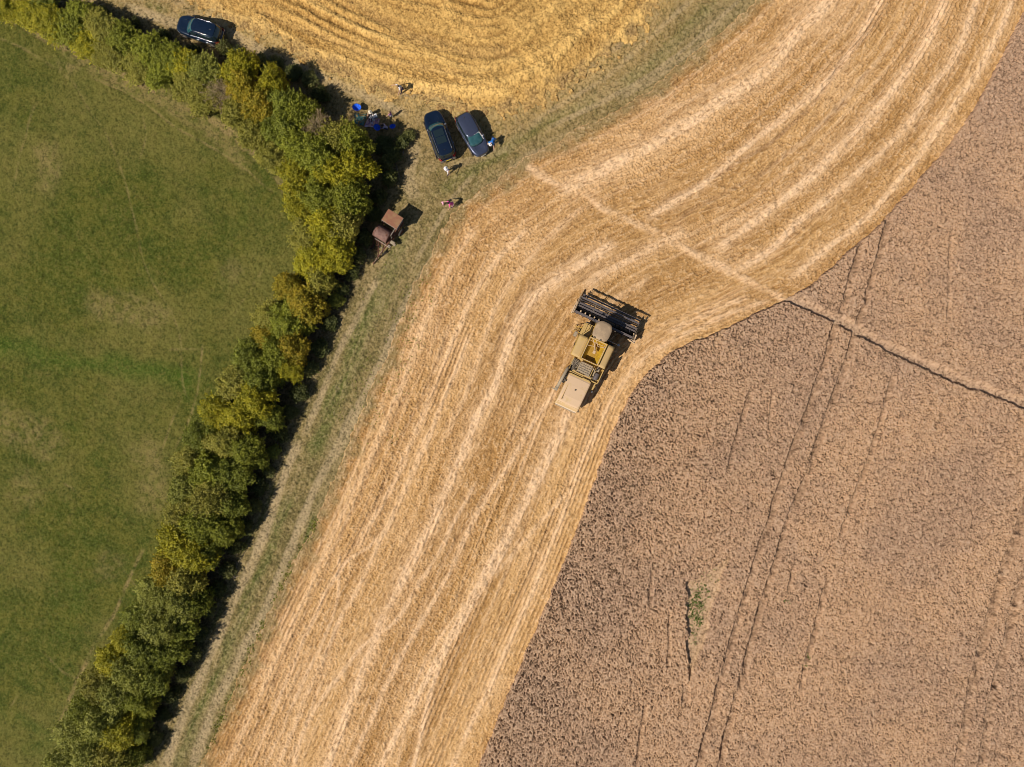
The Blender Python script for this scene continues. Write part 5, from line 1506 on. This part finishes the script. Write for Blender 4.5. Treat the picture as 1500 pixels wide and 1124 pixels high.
TREES = [  # px, py, kind, radius px, height m
    (-25, -22, 'G', 32, 2.4), (12, 2, 'Y', 30, 2.4), (45, 14, 'Y', 28, 2.3), (75, 30, 'Y', 28, 2.3), (62, 8, 'D', 24, 2.0), (105, 42, 'G', 28, 2.4), (120, 25, 'G', 26, 2.2), (132, 62, 'Y', 27, 2.2), (150, 45, 'O', 28, 2.4),
    (165, 78, 'O', 27, 2.3), (182, 60, 'G', 28, 2.5), (205, 98, 'O', 26, 2.3), (218, 78, 'G', 28, 2.6), (240, 110, 'G', 27, 2.5), (252, 88, 'G', 28, 2.8), (272, 98, 'Y', 26, 2.8), (275, 125, 'O', 24, 2.4),
    (300, 105, 'S', 28, 3.0), (298, 138, 'O', 28, 2.8), (330, 140, 'B', 26, 3.2), (352, 102, 'Y', 27, 3.9), (358, 130, 'R', 24, 3.9), (352, 168, 'O', 25, 3.2), (382, 155, 'R', 28, 4.0), (398, 122, 'Y', 24, 4.0), (372, 195, 'O', 25, 3.2), (418, 152, 'D', 27, 4.2),
    (412, 190, 'D', 28, 3.8), (437, 165, 'G', 27, 4.2), (402, 228, 'O', 26, 3.2), (440, 215, 'G', 30, 4.2), (468, 192, 'B', 25, 4.1), (432, 258, 'Y', 26, 3.5), (470, 235, 'G', 30, 4.8), (500, 205, 'O', 28, 4.4), (520, 212, 'G', 28, 4.6), (492, 258, 'Y', 28, 5.0), (522, 250, 'Y', 27, 5.0),
    (440, 300, 'Y', 26, 3.4), (468, 290, 'G', 28, 4.2), (512, 290, 'G', 29, 4.8), (450, 345, 'O', 27, 3.2), (480, 330, 'Y', 28, 4.2), (505, 330, 'O', 26, 4.2), (462, 385, 'Y', 28, 3.4), (490, 372, 'Y', 26, 3.8), (468, 415, 'O', 22, 3.2),
    (425, 425, 'R', 25, 3.0), (448, 445, 'R', 26, 3.6), (398, 465, 'O', 24, 2.8), (425, 470, 'G', 28, 3.6), (390, 492, 'R', 22, 2.8), (428, 510, 'R', 24, 3.6), (405, 520, 'G', 27, 3.8), (362, 525, 'D', 26, 3.2), (385, 550, 'D', 28, 4.0), (425, 540, 'Y', 20, 3.0),
    (350, 560, 'O', 28, 3.4), (378, 588, 'Y', 28, 4.2), (352, 605, 'Y', 28, 4.0), (318, 608, 'Y', 26, 3.2), (395, 610, 'D', 22, 3.0), (300, 640, 'D', 26, 3.2), (330, 645, 'O', 29, 4.0), (360, 655, 'G', 28, 4.0), (375, 670, 'D', 20, 2.8), (282, 675, 'O', 25, 3.0), (308, 690, 'G', 28, 4.0), (340, 695, 'D', 28, 3.8),
    (275, 718, 'S', 26, 3.2), (310, 730, 'O', 28, 4.2), (340, 738, 'D', 24, 3.2), (268, 755, 'O', 24, 3.0), (300, 768, 'G', 28, 4.0), (330, 775, 'G', 24, 3.4), (265, 795, 'Y', 28, 3.8), (290, 815, 'Y', 27, 3.8), (312, 810, 'D', 22, 3.2), (245, 830, 'R', 26, 3.4), (275, 850, 'O', 28, 3.8),
    (228, 868, 'S', 26, 3.2), (260, 885, 'S', 28, 4.0), (285, 880, 'D', 22, 3.2), (205, 905, 'D', 24, 3.0), (240, 920, 'S', 29, 4.0), (268, 920, 'D', 22, 3.2), (188, 938, 'Y', 24, 3.0), (215, 950, 'D', 29, 4.0), (250, 955, 'D', 26, 3.6), (165, 968, 'Y', 25, 3.0), (195, 985, 'S', 28, 4.0), (230, 990, 'D', 27, 3.8),
    (145, 1000, 'O', 26, 3.2), (172, 1020, 'S', 28, 3.8), (205, 1025, 'G', 26, 3.6), (125, 1035, 'G', 26, 3.2), (150, 1058, 'S', 28, 3.8), (182, 1072, 'Y', 28, 3.8), (208, 1062, 'D', 22, 3.0), (108, 1072, 'S', 27, 3.2), (128, 1100, 'S', 28, 3.6), (165, 1112, 'O', 28, 3.8), (190, 1110, 'D', 22, 3.0), (95, 1120, 'S', 27, 3.2), (130, 1145, 'G', 28, 3.4), (-60, -48, 'G', 30, 2.4),
]
LAND = [((30, 10), 'at the top left corner of the picture'), ((120, 40), 'left of the lone parked car'), ((200, 75), 'just left of the lone parked car'), ((270, 105), 'below the lone parked car'), ((340, 140), 'right of the lone parked car'), ((420, 160), 'between the lone car and the picnic'),
        ((500, 225), 'below the picnic'), ((475, 310), 'left of the rusty farm implement'), ((470, 395), 'below the rusty farm implement'), ((415, 470), 'level with the harvester header'), ((385, 560), 'level with the harvester body'), ((340, 640), 'just below harvester level'),
        ((310, 720), 'where the pale track comes close, mid hedge'), ((285, 800), 'in the brightest yellow stretch of hedge'), ((250, 880), 'in the lower hedge, upper stretch'), ((215, 950), 'in the lower hedge, middle stretch'), ((180, 1020), 'in the lower hedge, last stretch'), ((145, 1110), 'at the bottom edge of the picture')]
cnt = {}
rows_ = []
for (px, py, kd, rp, h) in TREES:
    lm = min(LAND, key=lambda a: (a[0][0] - px) ** 2 + (a[0][1] - py) ** 2)[1]
    cnt.setdefault((kd, lm), []).append((px, py))
for (px, py, kd, rp, h) in TREES:
    lm = min(LAND, key=lambda a: (a[0][0] - px) ** 2 + (a[0][1] - py) ** 2)[1]
    grp_ = sorted(cnt[(kd, lm)], key=lambda a: (a[0], a[1]))
    lab = KN[kd] + ' hedge bush ' + lm
    if len(grp_) > 1: lab += ', ' + (ORD[grp_.index((px, py))] + ' from the left')
    bush('hedge_tree', px, py, kd, rp * 1.14, h, TWIG if kd == 'B' else BUSH, label=lab, grp='trees and bushes of the hedge')

# undergrowth on the shaded track side and other low plants
k_ = 0
LOWS = [(562, 213, 'D', 14), (590, 209, 'D', 11), (575, 228, 'D', 14), (600, 200, 'O', 9), (566, 240, 'G', 12), (572, 262, 'D', 13), (556, 290, 'D', 12), (548, 315, 'D', 12), (533, 348, 'D', 13), (528, 375, 'G', 12), (515, 400, 'D', 12), (494, 441, 'S', 12), (500, 425, 'D', 11), (484, 475, 'D', 12), (470, 510, 'D', 13), (455, 540, 'G', 12),
        (440, 575, 'D', 13), (425, 605, 'G', 12), (412, 635, 'D', 13), (402, 662, 'S', 11), (396, 690, 'G', 11), (380, 712, 'D', 13), (372, 742, 'G', 12), (358, 770, 'D', 13), (348, 800, 'D', 12), (335, 835, 'G', 12), (322, 862, 'D', 12), (308, 892, 'G', 11), (292, 925, 'D', 13), (285, 955, 'O', 12), (268, 985, 'G', 12), (252, 1015, 'D', 12), (240, 1045, 'D', 12), (228, 1080, 'O', 12), (215, 1105, 'D', 12),
        (345, 82, 'D', 13), (330, 72, 'O', 10), (383, 95, 'O', 14), (405, 92, 'O', 12), (430, 108, 'D', 14), (455, 118, 'O', 13), (470, 140, 'D', 13), (285, 78, 'D', 10), (240, 55, 'D', 10), (200, 38, 'D', 10), (150, 20, 'D', 10)]
cn2 = sorted([(p[1], p[0]) for p in LOWS if p[1] > 190])
for (px, py, kd, rp) in LOWS:
    if py > 190:
        i_ = cn2.index((py, px))
        lab = 'low %s bramble at the hedge foot, number %d counting down from the picnic' % ({'D': 'dark', 'G': 'green', 'O': 'olive', 'S': 'pale'}[kd], i_ + 1)
        if (px, py) == (494, 441): lab = 'small pale green round shrub standing out in the dark shade of the hedge'
    else:
        top = sorted([(p[0], p[1]) for p in LOWS if p[1] <= 190])
        lab = 'low %s bramble in the upper hedge shadow, number %d from the left' % ({'D': 'dark', 'G': 'green', 'O': 'olive'}[kd], top.index((px, py)) + 1)
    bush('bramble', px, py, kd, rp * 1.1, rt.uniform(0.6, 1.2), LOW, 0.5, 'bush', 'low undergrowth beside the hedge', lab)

# fallen branches in the shade
def branch(label, pts, r, m=M_wood):
    q = MB(); pp = [G(*p, 0.05 + r) for p in pts]
    q.tube(pp, [r * (1 - 0.5 * i / (len(pp) - 1)) for i in range(len(pp))], 7)
    rb = random.Random(len(label))
    for k in range(4):
        a = pp[rb.randrange(len(pp) - 1)]; d = Vector((rb.uniform(-1, 1), rb.uniform(-1, 1), rb.uniform(0.1, 0.5))) * rb.uniform(0.4, 0.9)
        q.tube([a, a + d * 0.6, a + d], [r * 0.5, r * 0.35, 0.006], 5)
    o = q.build('fallen_branch', m, None, True); tag(o, label, 'branch')
branch('pale dead branch leaning out of the hedge shade below the picnic', [(591, 218), (592, 226), (589, 234)], 0.05)
branch('thin grey dead branch between the picnic and the rusty implement', [(580, 240), (583, 250), (586, 262)], 0.035)
branch('dead branch under the hedge where the shade meets the track, mid hedge', [(398, 672), (404, 660), (412, 640), (418, 625)], 0.04)
branch('dead grey branch lying on the track-side bank of the lower hedge', [(345, 845), (350, 825), (362, 805)], 0.035)

# green weeds in the thin patch of the wheat and tufts at the stubble edge
def weeds(label, pts, seed, cat='weeds', dens=0.20, hh=0.2, m='weed'):
    rg = np.random.RandomState(seed); vs = []; fs = []
    for (px, py, spread, n) in pts:
        c = P(px, py, 0.1)
        for k in range(max(4, int(n * dens))):
            x = c.x + rg.normal() * spread; y = c.y + rg.normal() * spread
            z = ground_z(x, y) - 0.02; a = rg.rand() * 6.28; l = 0.10 + 0.16 * rg.rand(); hgt = hh * (0.3 + 0.7 * rg.rand())
            i = len(vs); w_ = 0.04
            dx, dy = math.cos(a), math.sin(a)
            vs += [(x, y, z), (x + dx * l * .5 - dy * w_, y + dy * l * .5 + dx * w_, z + hgt * .8), (x + dx * l, y + dy * l, z + hgt), (x + dx * l * .5 + dy * w_, y + dy * l * .5 - dx * w_, z + hgt * .7)]
            fs.append((i, i + 1, i + 2, i + 3))
    q = MB(); q.add(vs, fs); o = q.build('weeds', LM[m]); tag(o, label, cat, None, 'stuff')
    return o
weeds('bright green weeds in the thin patch of the wheat field', [(1022, 866, 0.35, 220), (1016, 880, 0.45, 360), (1024, 885, 0.3, 260), (1018, 902, 0.3, 260), (1023, 912, 0.25, 160), (1012, 895, 0.3, 160), (1030, 870, 0.3, 90), (1014, 925, 0.3, 90), (1036, 838, 0.25, 30), (1040, 852, 0.5, 40), (1018, 940, 0.2, 40), (1178, 970, 0.12, 50), (1181, 960, 0.12, 40), (1148, 878, 0.15, 25)], 5)
tf = []
rw = random.Random(8)
for a, b_ in zip([(467, 759), (430, 826), (383, 922), (333, 1039)], [(430, 826), (383, 922), (333, 1039), (300, 1110)]):
    for k in range(12):
        t = rw.random(); tf.append((a[0] + (b_[0] - a[0]) * t + rw.uniform(-5, 2), a[1] + (b_[1] - a[1]) * t, 0.16, 26))
for k in range(70):
    t = rw.random(); tf.append((rw.uniform(0, 1) * 100 + 480 + 60 * t, 640 - 240 * t + rw.uniform(-30, 30), 0.3, 14))
weeds('green tufts of grass along the edge between track and stubble', tf, 6, 'grass', 0.35, 0.14, 'S')
